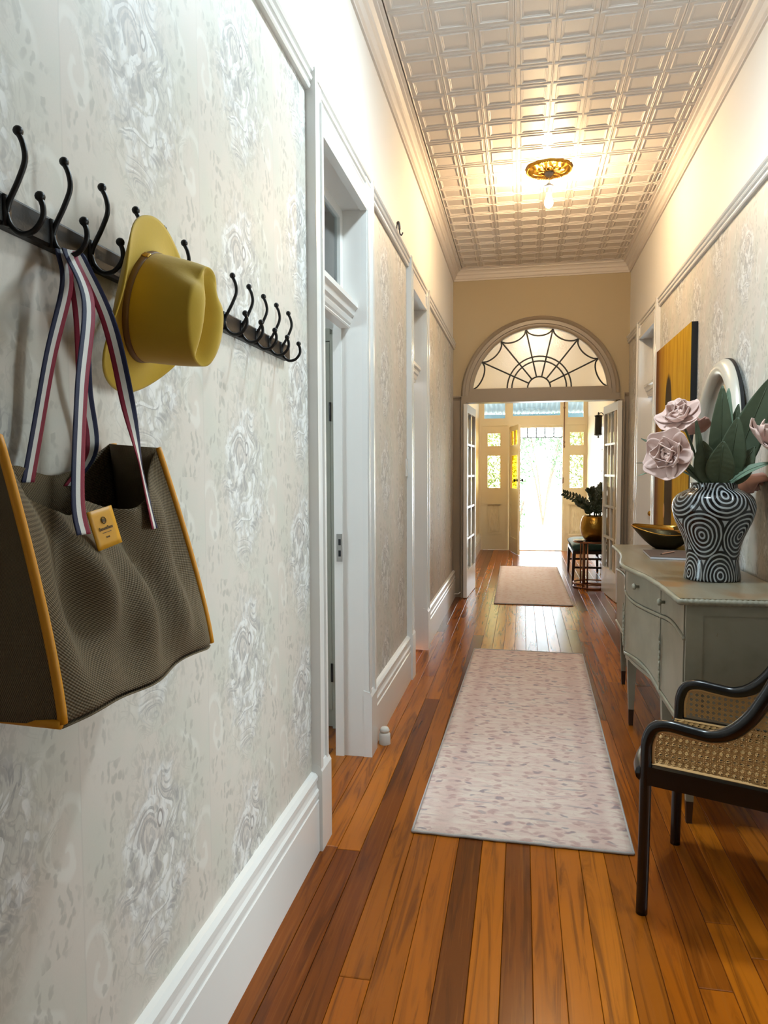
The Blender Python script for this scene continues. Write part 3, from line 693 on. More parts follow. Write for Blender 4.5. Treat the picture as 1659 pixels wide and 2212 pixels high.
# ------------------------------------------------------------------ front wall and front door
YW = Y1
def front():
    w = MB().box(XL-.1, XR+.1, YW, YW+.12, 2.80, ZC); st(w.build('wall_front', 'cream_paint'), 'cream front wall above the entrance')
    e = st(empty('door_6', (.235, YW, 0)), 'cream entrance screen with glazed sidelights and three transom windows')
    J = 'cream_joinery'
    posts = [(XL, -.715), (-.262, -.215), (.685, .728), (1.075, XR)]
    for a, b in posts: bx(a, b, YW-.02, YW+.10, 0, 2.80).build('post', J, e)
    for a, b in ((-.715, -.262), (-.215, .685), (.728, 1.075)):
        bx(a, b, YW-.012, YW+.09, 2.205, 2.30).build('transom_rail', J, e); bx(a, b, YW-.02, YW-.012, 2.205, 2.222).build('bead', J, e); bx(a, b, YW-.01, YW+.09, 2.76, 2.80).build('head_rail', J, e)
    for a, b in ((-.715, -.262), (-.215, .685), (.728, 1.075)):
        s = MB().box(a, a+.045, YW, YW+.05, 2.30, 2.76).box(b-.045, b, YW, YW+.05, 2.30, 2.76).box(a+.045, b-.045, YW, YW+.05, 2.30, 2.335 if a != -.215 else 2.372).box(a+.045, b-.045, YW, YW+.05, 2.72, 2.76)
        o = s.build('transom_sash', J, e); bx(a+.04, b-.04, YW+.022, YW+.026, 2.32, 2.73).build('pane', 'clear_glass', o)
    for a, b, l, r in ((-.715, -.262, -.608, -.388), (.728, 1.075, .812, 1.035)):
        zs = [(0, .30), (.815, 1.108), (1.676, 1.85), (2.072, 2.205)]
        m = MB().box(a, l, YW, YW+.05, 0, 2.205).box(r, b, YW, YW+.05, 0, 2.205)
        for z0, z1 in zs: m.box(l, r, YW, YW+.05, z0, z1)
        o = m.build('sidelight', J, e)
        for z0, z1 in ((1.108, 1.676), (1.85, 2.072)):
            bx(l-.005, r+.005, YW+.022, YW+.026, z0-.005, z1+.005).build('pane', 'yellow_glass', o)
            f = MB()
            for q in ((l-.014, l, z0-.014, z1+.014), (r, r+.014, z0-.014, z1+.014)): f.box(q[0], q[1], YW-.008, YW, q[2], q[3])
            f.box(l, r, YW-.008, YW, z0-.014, z0).box(l, r, YW-.008, YW, z1, z1+.014); f.build('bead', J, o)
        # embossed lower panel
        def rel(u, v):
            x = l+(r-l)*u; z = .30+.515*v; q = abs(u-.5)*2
            h = .5+.5*sin(9*v+5*cos(3.2*q*2)) ; h2 = .5+.5*cos(22*sqrt((q-.2)**2*.3+(v-.5)**2)+2*atan2(v-.5, q+.05))
            m_ = min(1, 8*u, 8*(1-u), 10*v, 10*(1-v)); return (x, YW+.016-.018*m_*(.5*h+.5*h2), z)
        MB().grid(rel, 24, 44).build('embossed_panel', J, o, True)
        MB().box(l-.03, r+.03, YW-.03, YW, .815, .835).box(l-.02, r+.02, YW-.016, YW, .28, .305).build('ledge', J, o)
    # leadlight strip at the head of the opening
    ll = bx(-.215, .685, YW+.05, YW+.07, 2.165, 2.205).build('leadlight_rail', J, e)
    for k in range(6):
        a = -.215+.15*k; b = a+.15
        f = lambda u, v: (a+.006+.138*u, YW+.06, 1.99+.175*v + (.018*(2*u-1)**4*(1-v) if True else 0))
        MB().grid(f, 8, 2).build('leadlight_pane', 'frosted_lead', e)
        mb().tube([(b, YW+.058, 1.99), (b, YW+.058, 2.17)], .008, 6).build('lead_came', 'lead', e)
        mb().tube([(a+.15*t/8, YW+.058, 1.988+.018*(2*t/8-1)**4) for t in range(9)], .008, 6).build('lead_came', 'lead', e)
    bx(-.262, .728, YW-.03, YW+.14, -.02, .012).build('sill', J, e)
    mb().tube([(.708, YW-.035, 1.80), (.708, YW-.035, 2.62)], .009, 8).build('transom_rod', 'brown_rod', e, True)
    for z in (1.83, 1.90, 2.5, 2.6): mb().sphere((.708, YW-.035, z), .017, 8, (1, 1, 1.5)).build('rod_fitting', 'brown_rod', e, True)
    bx(.688, .706, YW-.03, YW-.02, 1.19, 1.29).build('latch_plate', 'brown_rod', e)
    for x in (.62,): pass
    # door leaf standing open on the left
    d = empty('door_7', (-.212, YW-.03, .01), math.radians(-78.5), None, None, None, 'structure', True); d['label'] = 'open cream front door leaf with amber glass panel'
    W, H, T = .80, 2.165, .036; o = (-T/2, T/2)
    g = [(.12, .68)]
    bx(0, .12, *o, 0, H).build('stile', J, d); bx(.68, W, *o, 0, H).build('stile', J, d); bx(.38, .42, *o, 1.84, 2.08).build('mullion', J, d)
    for z0, z1 in ((0, .25), (.82, 1.10), (1.66, 1.84), (2.08, H)): bx(.12, .68, *o, z0, z1).build('rail', J, d)
    for a, b in g:
        bx(a, b, .010, .016, 1.10, 1.66).build('pane', 'amber_pane', d); bx(a, b, .010, .016, 1.84, 2.08).build('pane', 'amber_pane', d)
    bx(.12, .68, -.012, .012, .25, .82).build('panel', J, d)
    for s in (1, -1):
        k = mb().lathe([(.024, 0), (.024, .006), (.009, .008), (.009, .03), (.02, .036), (.028, .05), (.022, .064), (.001, .068)], 14, ax='y'); k.v = [(x+W-.06, s*(y+T/2), z+1.24) for x, y, z in k.v]; k.build('knob', 'black_iron', d, True)
simple('lead', lin(60, 64, 62), .6, 0)
def lead_glass():
    t = NT('frosted_lead'); tl = t.n.new('ShaderNodeBsdfTranslucent'); tl.inputs[0].default_value = (.96, .98, .98, 1); tr = t.n.new('ShaderNodeBsdfTransparent'); a = t.n.new('ShaderNodeMixShader'); a.inputs[0].default_value = .5
    t.L(tl.outputs[0], a.inputs[1]); t.L(tr.outputs[0], a.inputs[2]); t.L(a.outputs[0], t.out.inputs[0]); M['frosted_lead'] = t.m
lead_glass()
front()
def side_window():
    e = st(empty('window_2', (XR, 10.15, .5)), 'white glazed side window on the right of the front hall')
    m = MB().box(XR-.02, XR+.06, 9.85, 9.9, .5, 2.05).box(XR-.02, XR+.06, 10.4, 10.45, .5, 2.05).box(XR-.02, XR+.06, 9.9, 10.4, .5, .55).box(XR-.02, XR+.06, 9.9, 10.4, 2.0, 2.05)
    m.build('frame', 'gloss_white', e)
    for z in (.8, 1.1, 1.4, 1.7): bx(XR+.0, XR+.02, 9.9, 10.4, z-.012, z+.012).build('glazing_bar', 'gloss_white', e)
    bx(XR, XR+.02, 10.14, 10.16, .55, 2.0).build('glazing_bar', 'gloss_white', e)
    bx(XR+.03, XR+.034, 9.9, 10.4, .55, 2.0).build('pane', 'frosted_glass', e)
side_window()

# ------------------------------------------------------------------ outside
def outside():
    st(bx(-6, 7, Y1+.12, 15.3, -.18, -.03).build('floor_veranda', 'concrete'), 'pale veranda floor outside the front door')
    st(bx(-14, 15, 15.3, 34, -.6, -.45).build('ground', 'concrete'), 'sunlit pale garden path')
    m = MB(); n = 120
    def roof(u, v):
        x = -5+11*u; y = 12.95+2.5*v; return (x, y, 3.05-.42*v+.014*sin(2*pi*x/.1))
    MB().grid(roof, 110*8, 2, .004).build('ceiling_veranda', 'iron_roof', smooth=True); st(bpy.data.objects['ceiling_veranda'], 'corrugated iron veranda roof seen from below')
    st(bx(-5, 6, 15.28, 15.36, 2.49, 2.60).build('trim_9', 'roof_beam'), 'pale blue veranda beam')
    random.seed(11)
    lm = bpy.data.meshes.new('x')
    def shrub(x, y, rx, rz, h0, nl, lab, big=.06):
        e = empty('garden_shrub', (x, y, -.45), 0, lab, 'shrub', 'garden shrubs beyond the front door')
        st_ = MB()
        for k in range(6):
            a = random.uniform(0, 2*pi); st_.tube(smoothpath([(x, y, -.45), (x+.2*rx*cos(a), y+.2*rx*sin(a), h0*.5), (x+.7*rx*cos(a), y+.6*rx*sin(a), h0+rz*.7)], 4), [.03]*4+[.02]*4+[.008], 5)
        st_.build('stem', 'bush_bark', e)
        lf = MB()
        for k in range(nl):
            while True:
                p = Vector((random.uniform(-1, 1), random.uniform(-1, 1), random.uniform(-1, 1)))
                if .25 < p.length < 1: break
            c = Vector((x+p.x*rx, y+p.y*rx*.7, h0+p.z*rz)); a = Vector((random.gauss(0, 1), random.gauss(0, 1), random.gauss(0, 1))).normalized(); b = a.orthogonal().normalized(); L = big*random.uniform(.6, 1.4)
            lf.add([c-a*L, c+b*L*.35, c+a*L, c-b*L*.35], [(0, 1, 2, 3)])
        tag(lf.build('foliage', 'bush_leaf', e), kind='stuff')
    shrub(-.75, 21, 1.2, 1.2, 1.75, 2600, 'leafy garden shrub on the left of the front door opening')
    shrub(2.1, 22.2, 1.4, 1.4, 1.9, 3000, 'leafy garden shrub on the right of the front door opening')
    shrub(.7, 25, 2.2, 1.6, 3.6, 2600, 'taller garden tree behind the shrubs beyond the front door', .09)
    shrub(-.1, 17.6, .22, .5, .35, 160, 'small sparse plant beside the sunlit garden path', .06)
outside()
# ------------------------------------------------------------------ ceiling light
def pendant():
    c = (.174, 5.39); zc = ZC
    e = empty('ceiling_rose', (c[0], c[1], zc), 0, 'ornate round brass ceiling rose around the pendant cord', 'ceiling rose')
    m = MB(); N = 96; rings = []
    prof = [(.001, -.03), (.03, -.032), (.05, -.02), (.075, -.028), (.10, -.018), (.12, -.026), (.135, -.012), (.15, -.016), (.158, -.010), (.166, .004), (.16, .012)]
    for i, (r, h) in enumerate(prof):
        ring = []
        for k in range(N):
            a = 2*pi*k/N; hh = h
            if 2 <= i <= 6: hh += .010*cos(a*(8 if i % 2 else 16)+i*.8)
            rr = r*(1+(.02*cos(a*12) if i >= 9 else 0)); ring.append((c[0]+rr*cos(a), c[1]+rr*sin(a), zc+hh))
        rings.append(ring)
    m.sweep(rings); m.build('rose_plate', 'brass', e, True)
    b = MB()
    for k in range(60): a = 2*pi*k/60; b.sphere((c[0]+.156*cos(a), c[1]+.156*sin(a), zc-.014), .006, 6)
    b.build('beaded_rim', 'brass', e, True)
    for k in range(8):
        a = 2*pi*k/8; d = Vector((cos(a), sin(a), 0)); n = Vector((-sin(a), cos(a), 0)); o = Vector((c[0], c[1], zc-.03))
        pts = [o+d*r+n*s+Vector((0, 0, h)) for r, s, h in ((.04, 0, 0), (.07, .022, -.004), (.10, .016, -.002), (.115, 0, .002), (.10, -.016, -.002), (.07, -.022, -.004), (.04, 0, 0))]
        mb().tube(smoothpath(pts, 4), .004, 6).build('scroll', 'brass', e, True)
    p = empty('pendant_light', (c[0], c[1], zc), 0, 'bare warm light bulb hanging on a short cord from the brass rose', 'lamp')
    mb().lathe([(.001, -.055), (.022, -.053), (.034, -.036), (.034, -.022), (.001, -.02)], 20, (c[0], c[1], zc)).build('cord_cap', 'taupe_paint', p, True)
    mb().tube(smoothpath([(c[0], c[1], zc-.05), (c[0]+.003, c[1], zc-.085), (c[0]-.002, c[1], zc-.115)]), .003, 6).build('cord', 'taupe_paint', p, True)
    mb().lathe([(.004, -.105), (.014, -.107), (.017, -.118), (.033, -.122), (.034, -.132), (.021, -.136), (.019, -.175), (.001, -.176)], 20, (c[0], c[1], zc)).build('lampholder', 'plastic_white', p, 'auto')
    mb().lathe([(.012, -.174), (.014, -.188), (.024, -.21), (.031, -.235), (.030, -.252), (.022, -.268), (.010, -.276), (.0005, -.278)], 20, (c[0], c[1], zc)).build('bulb', 'bulb_glow', p, True)
    p2 = empty('pendant_light', (.174, 10.3, zc), 0, 'second bare warm bulb on a cord in the front hall, behind the arch wall', 'lamp')
    mb().lathe([(.001, -.03), (.04, -.028), (.045, 0), (.001, .012)], 20, (.174, 10.3, zc)).build('cord_cap', 'plastic_white', p2, True)
    mb().tube([(.174, 10.3, zc-.02), (.174, 10.3, zc-.34)], .003, 6).build('cord', 'plastic_white', p2)
    mb().lathe([(.004, -.33), (.02, -.335), (.02, -.40), (.001, -.401)], 16, (.174, 10.3, zc)).build('lampholder', 'plastic_white', p2, 'auto')
    mb().lathe([(.012, -.40), (.024, -.43), (.031, -.46), (.022, -.49), (.0005, -.50)], 16, (.174, 10.3, zc)).build('bulb', 'bulb_glow_front', p2, True)
pendant()
def oyster():  # unseen lamp added for the cool light at the near end
    e = empty('added_oyster_light', (.19, 2.75, ZC), 0, 'added out of view round flush cool white ceiling light nearer the viewer than the brass rose', 'lamp')
    mb().lathe([(.001, .012), (.165, .012), (.17, -.01), (.165, -.02), (.15, -.022), (.15, -.01), (.001, -.01)], 36, (.19, 2.75, ZC)).build('trim_ring', 'plastic_white', e, 'auto')
    mb().lathe([(.15, -.018), (.13, -.034), (.08, -.046), (.0005, -.05)], 36, (.19, 2.75, ZC)).build('diffuser', 'led_glow', e, True)
oyster()

# ------------------------------------------------------------------ coat racks
def hook_meshes():
    y = 0.0
    up = smoothpath([(.0, y, -.004), (.006, y, .012), (.022, y, .040), (.033, y, .066), (.031, y, .088), (.024, y, .104)], 6)
    lo = smoothpath([(.0, y, -.004), (.006, y, -.022), (.022, y, -.036), (.043, y, -.034), (.058, y, -.018), (.060, y, -.002), (.056, y, .010)], 6)
    a = MB().tube(up, .0042, 8); a.sphere((.0235, y, .108), .0075, 10)
    b = MB().tube(lo, .0042, 8); b.sphere((.0555, y, .014), .0075, 10)
    c = MB().box(-.004, .003, -.007, .007, -.024, .02)
    def me(m, n):
        o = m.build(n, 'black_iron', None, True); d = o.data; bpy.data.objects.remove(o); return d
    return me(a, 'upper_prong'), me(b, 'lower_prong'), me(c, 'mount_plate')
HM = hook_meshes()
XB = XL+.021; ZB = 1.781
def rack(y0, y1, hooks, label, group):
    e = empty('coat_rack', (XL, (y0+y1)/2, ZB), 0, label, 'coat rack', group)
    m = MB().prism([(0, ZB-.024), (.016, ZB-.024), (.021, ZB-.019), (.021, ZB+.019), (.016, ZB+.024), (0, ZB+.024)], y0, y1, lambda d, z, t: (XL+.0026+d*.88, t, z)); m.build('rail', 'black_iron', e)
    for y in hooks:
        h = bpy.data.objects.new('hook', HM[2]); COL.objects.link(h); h.parent = e; h.matrix_parent_inverse = e.matrix_basis.inverted(); h.location = (XB, y, ZB)
        for me_, nm in ((HM[0], 'upper_prong'), (HM[1], 'lower_prong')):
            o = bpy.data.objects.new(nm, me_); COL.objects.link(o); o.parent = h
HA = [.724, .826, .927, 1.031, 1.134, 1.243, 1.347, 1.437]
HB = [1.694, 1.803, 1.910, 2.016, 2.125]
rack(.62, 1.50, HA, 'near black iron coat rack holding the striped-strap bag and yellow hat', 'black iron wall coat racks')
rack(1.62, 2.205, HB, 'empty black iron coat rack nearer the left doorway', 'black iron wall coat racks')

# ------------------------------------------------------------------ hat
def hat():
    c = Vector((-.672, 1.205, 1.70)); tl = math.radians(11); roll = math.radians(6)
    ax = Vector((cos(tl), 0, -sin(tl))); up = Vector((sin(tl), 0, cos(tl))); sd = Vector((0, 1, 0))
    up2 = up*cos(roll)+sd*sin(roll); sd2 = -up*sin(roll)+sd*cos(roll); up, sd = up2, sd2
    W = lambda a, s, u: c+ax*a+sd*s+up*u
    e = empty('felt_hat', tuple(c), 0, 'mustard yellow felt fedora hanging on the near coat rack', 'hat')
    A, B = .098, .080           # crown base half-length (vertical) and half-width
    def crown(u, v):
        th = 2*pi*u; r = min(1.0, v/.62) if v < .62 else 1-(v-.62)/.38
        C, S_ = cos(th), sin(th)
        if v < .62:
            k = v/.62; f = 1-.10*k**1.6-.06*max(0, k-.8)*5*.2; h = .118*k
            if C > 0: f -= .0
            a, b = A*f, B*f
            pin = exp(-((th-pi*.24)/.30)**2)+exp(-((th-(2*pi-pi*.24))/.30)**2)
            ins = 1-.20*pin*k**3
            return W(h-.010*k*C, b*S_*ins, a*C*ins)
        k = 1-(v-.62)/.38
        a, b = A*.88*k, B*.88*k
        pin = exp(-((th-pi*.24)/.30)**2)+exp(-((th-(2*pi-pi*.24))/.30)**2)
        ins = 1-.20*pin*k**2
        s_, u_ = b*S_*ins, a*C*ins
        dome = .016*(1-k**3)
        crease = .040*exp(-(s_/.021)**2)*max(0, 1-(abs(u_+.002)/.088)**4)
        return W(.118-.010*k*C+dome-crease, s_, u_)
    m = MB().grid(crown, 72, 44, 0, False, True); m.build('crown', 'hat_felt', e, True)
    def brim(u, v):
        th = 2*pi*u; C, S_ = cos(th), sin(th); k = v
        a = A+(.160-A)*k; b = B+(.140-B)*k
        lift = .036*k**1.7*S_**4-.018*k**1.5*max(0, -C)**2-.008*k*max(0, C)**2
        inner = .006*(1-k)**4
        return W(-.002+lift+inner, b*S_*(1-.06*k*k), a*C)
    MB().grid(brim, 72, 12, .0035, False, True).build('brim', 'hat_felt', e, True)
    def band(u, v):
        th = 2*pi*u; f = 1.012-.02*v; return W(.003+.011*v, B*f*sin(th), A*f*cos(th))
    MB().grid(band, 72, 2, .0015, False, True).build('hat_band', 'hat_band', e, True)
    b = MB().grid(lambda u, v: band(.905-.022*u, v*1.1-.05), 6, 2, -.003); o = b.build('buckle', 'brass', e, True)
hat()

# ------------------------------------------------------------------ tote bag
def bag():
    e = empty('tote_bag', (-.64, .98, 1.09), 0, 'woven taupe tote bag with yellow piping hanging by striped straps from the coat rack', 'bag')
    yl = .752
    def ztop(u): return 1.338+.105*abs(2*u-1)**3.2 + .022*exp(-((u-.52)/.10)**2)
    def front(u, v):
        yr = 1.205-.075*v; y = yl+(yr-yl)*u
        x = -.542-.018*u*(1-v)-.075*v**1.3+.028*sin(pi*u)*(1-v)*(.4+v)
        zt = ztop(u); zb = 1.098-.010*u; z = zb+(zt-zb)*v
        f = .013*sin(2*pi*(2.3*u+.35*v)+.6)*(.35+.65*v)+.010*sin(2*pi*(4.1*u-.55*v)+1.9)*(1-abs(2*v-1)**2)+.007*sin(2*pi*(1.2*u+1.3*v))
        f += .012*exp(-((u-.24-.16*(1-v))/.06)**2)*v+.012*exp(-((u-.68-.12*(1-v))/.06)**2)*v-.014*exp(-((u-.47)/.13)**2)*v*v
        w = min(1, 9*u, 9*(1-u)); return Vector((x+f*w, y, z+.004*sin(3*pi*u)*(1-v)*w))
    def back(u, v):
        yr = 1.235-.07*v; y = yl+.01+(yr-yl)*u; zt = 1.405+.04*abs(2*u-1)**2-.05*exp(-((u-.2)/.1)**2)+.012*sin(7*u); z = 1.10+(zt-1.10)*v
        return Vector((-.742+.012*v+.01*sin(6*u)*v, y, z))
    F, B = front, back
    body = MB().grid(F, 64, 44, .0022, True); body.build('front_panel', 'bag_weave', e, True)
    MB().grid(B, 32, 24, .0022, True).build('back_panel', 'bag_weave', e, True)
    for s, nm in ((0.0, 'left'), (1.0, 'right')):
        def gus(u, v, s=s):
            a, b = F(s, v), B(s, v); p = a.lerp(b, u); p.y += (-.012 if s == 0 else .02)*sin(pi*u)*(1-v)+(.05 if s == 0 else -.05)*sin(pi*u)*v**2; return p
        MB().grid(gus, 16, 24, .0022, True).build('side_panel', 'bag_weave', e, True)
    MB().grid(lambda u, v: F(u, 0).lerp(B(u, 0), v)+Vector((0, 0, -.022*sin(pi*v)*sin(pi*u)**.5-.004)), 32, 10, .0022, True).build('base_panel', 'bag_weave', e, True)
    def pipe(pts): mb().tube(pts, .0058, 8).build('piping', 'piping', e, True)
    pipe([F(0, k/24) for k in range(25)]+[F(0, 1)+Vector((-.012*t, 0, .002)) for t in (1, 2)])
    pipe([F(1, k/24)+Vector((.0, .002, 0)) for k in range(25)])
    pipe([F(0, 0).lerp(B(0, 0), k/12)+Vector((0, -.004, 0)) for k in range(13)])
    pipe([B(1, k/24)+Vector((.004, .002, 0)) for k in range(25)])
    # straps
    def strap(name, pts, wdir, w=.025):
        P = smoothpath(pts, 8); n = len(P)-1
        D = [Vector(d) for d in wdir]; q = len(D)-1
        def f(u, v):
            i = v*n; a = min(int(i), n-1); p = P[a].lerp(P[a+1], i-a); t = v*q; b = min(int(t), q-1) if q else 0
            d = D[b].lerp(D[min(b+1, q)], t-b).normalized(); return p+d*(u-.5)*w
        MB().grid(f, 9, n, .0012, True).build(name, 'strap_stripe', e, True)
    hk = Vector((XB+.03, 1.034, ZB-.030))
    strap('strap', [(-.574, .852, 1.318), (-.588, .862, 1.37), (-.617, .92, 1.52), (-.655, 1.0, 1.66), (XB+.036, 1.024, ZB-.040), (XB+.030, 1.032, ZB-.028)], [(.15, 1, 0), (.1, 1, 0), (.3, 1, -.1), (.6, .8, -.1)])
    strap('strap', [(XB+.032, 1.036, ZB-.028), (XB+.040, 1.044, ZB-.042), (-.655, 1.055, 1.64), (-.625, 1.058, 1.50), (-.598, 1.052, 1.385), (-.580, 1.05, 1.31)], [(-.6, -.8, 0), (-.6, -.8, .1), (-.9, -.35, .1), (.3, -.9, .2), (.15, -1, 0)])
    strap('strap', [B(.42, .93)+Vector((.004, 0, 0)), (-.725, .965, 1.46), (-.712, .985, 1.58), (-.700, 1.012, 1.69), (XB+.022, 1.024, ZB-.036), (XB+.018, 1.030, ZB-.028)][0:6], [(.1, 1, 0), (.1, 1, 0), (.25, 1, 0), (.5, .8, 0)])
    strap('strap', [(XB+.018, 1.036, ZB-.028), (XB+.022, 1.046, ZB-.040), (-.705, 1.055, 1.66), (-.715, 1.075, 1.54), (-.725, 1.105, 1.44), B(.70, .93)+Vector((.004, 0, 0))], [(-.5, -.8, 0), (-.6, -.6, 0), (-.5, -.7, 0), (-.1, -1, 0)])
    # leather tag
    def tg(u, v): return Vector((-.572-.010*v+.004*u, .872+.052*u+.010*(1-v), 1.292+.054*v+.008*u))
    tgm = MB().grid(tg, 6, 6, .0016); t = tgm.build('leather_tag', 'tag_leather', e, True)
    def mark(u0, u1, v0, v1): MB().grid(lambda u, v: tg(u0+(u1-u0)*u, v0+(v1-v0)*v)+Vector((.0012, 0, 0)), 4, 1, .0003).build('print', 'ink', t)
    ring = [tg(.5+.085*cos(2*pi*k/12), .70+.085*sin(2*pi*k/12))+Vector((.0012, 0, 0)) for k in range(12)]; mb().tube(ring, .0007, 4, True).build('print', 'ink', t)
    mark(.44, .56, .66, .74)
    xs = [.24, .30, .355, .41, .47, .52, .58, .635, .69, .745]
    for k, x in enumerate(xs): mark(x, x+.034, .46, .55 if k in (0, 6) else .52)
    mark(.32, .68, .385, .40)
    for k in range(3): mark(.43+.05*k, .46+.05*k, .25, .29)
bag()

# ------------------------------------------------------------------ small wall things
def small():
    e = empty('light_switch', (XL, 4.66, 1.43), 0, 'white light switch on the papered wall before the second left doorway', 'switch')
    bx(XL+.0025, XL+.011, 4.622, 4.662, 1.37, 1.485).build('plate', 'plastic_white', e); bx(XL+.011, XL+.016, 4.636, 4.648, 1.415, 1.44).build('rocker', 'plastic_white', e)
    h = mb().tube(smoothpath([(XL+.03, 4.15, 2.80), (XL+.033, 4.15, 2.835), (XL+.040, 4.15, 2.845), (XL+.046, 4.15, 2.82), (XL+.048, 4.15, 2.785), (XL+.058, 4.15, 2.77), (XL+.066, 4.15, 2.785)], 5), [.004]*6+[.007]*12+[.004]*13, 6)
    tag(h.build('picture_hook', 'dark_wood', None, True), 'dark metal hook on the left picture rail between the doorways', 'hook')
    d = empty('door_stop', (-.70, 3.56, 0), 0, 'small white door stop on the floor beside the open left doorway', 'door stop')
    mb().lathe([(.001, 0), (.030, 0), (.030, .05), (.024, .058), (.001, .06)], 16, (-.688, 3.53, 0)).build('body', 'rubber_white', d, 'auto'); mb().lathe([(.022, .058), (.026, .07), (.018, .085), (.001, .088)], 16, (-.688, 3.53, 0)).build('cap', 'rubber_white', d, True)
    c = mb().tube(smoothpath([(XL+.03, 7.75, .055), (-.715, 7.80, .05), (-.69, 7.84, .045), (-.668, 7.86, .06)], 5), .006, 6); tag(c.build('white_cable', 'plastic_white', None, True), 'short white cable above the floor beside the left french door', 'cable')
small()

# ------------------------------------------------------------------ rugs
def rug_obj(name, x0, x1, y0, y1, mat, label, ang=0):
    cx, cy = (x0+x1)/2, (y0+y1)/2; w, l = x1-x0, y1-y0
    e = empty(name, (cx, cy, 0), ang, label, 'rug', 'pale runner rugs on the hall floor', None, True)
    rr = random.Random(3); ns = [rr.uniform(-.004, .004) for _ in range(200)]
    def f(u, v):
        a, b = abs(2*u-1), abs(2*v-1); edge = max(0, (a-.985)/.015, (b-.996)/.004)
        j = ns[int(v*99)]*(1 if a > .9 else 0)
        return (-w/2+w*u+j*(1 if u > .5 else -1), -l/2+l*v+ns[int(u*40)+100]*(1 if b > .95 else 0), .011-.004*min(1, edge)+.0012*sin(40*v+3*u)*sin(9*u))
    us = 24; vs = 120
    MB().grid(f, us, vs, .0095).build('pile', mat, e, True)
    ed = MB()
    for y in (-l/2-.002, l/2+.002): ed.tube([(-w/2+w*k/20, y+ns[k*2+100]*.6, .0062) for k in range(21)], .0055, 6)
    for x in (-w/2, w/2): ed.tube([(x, -l/2+l*k/40, .006) for k in range(41)], .0045, 6)
    ed.build('bound_edge', 'rug_edge', e, True)
rug_obj('runner_rug', -.386, .434, 2.65, 5.55, 'rug_pink', 'pale pink patterned runner rug in the near part of the hall', math.radians(-1.0))
rug_obj('runner_rug', -.295, .515, 7.54, 10.55, 'rug_sand', 'sandy pink runner rug beyond the arched doorway', math.radians(.4))

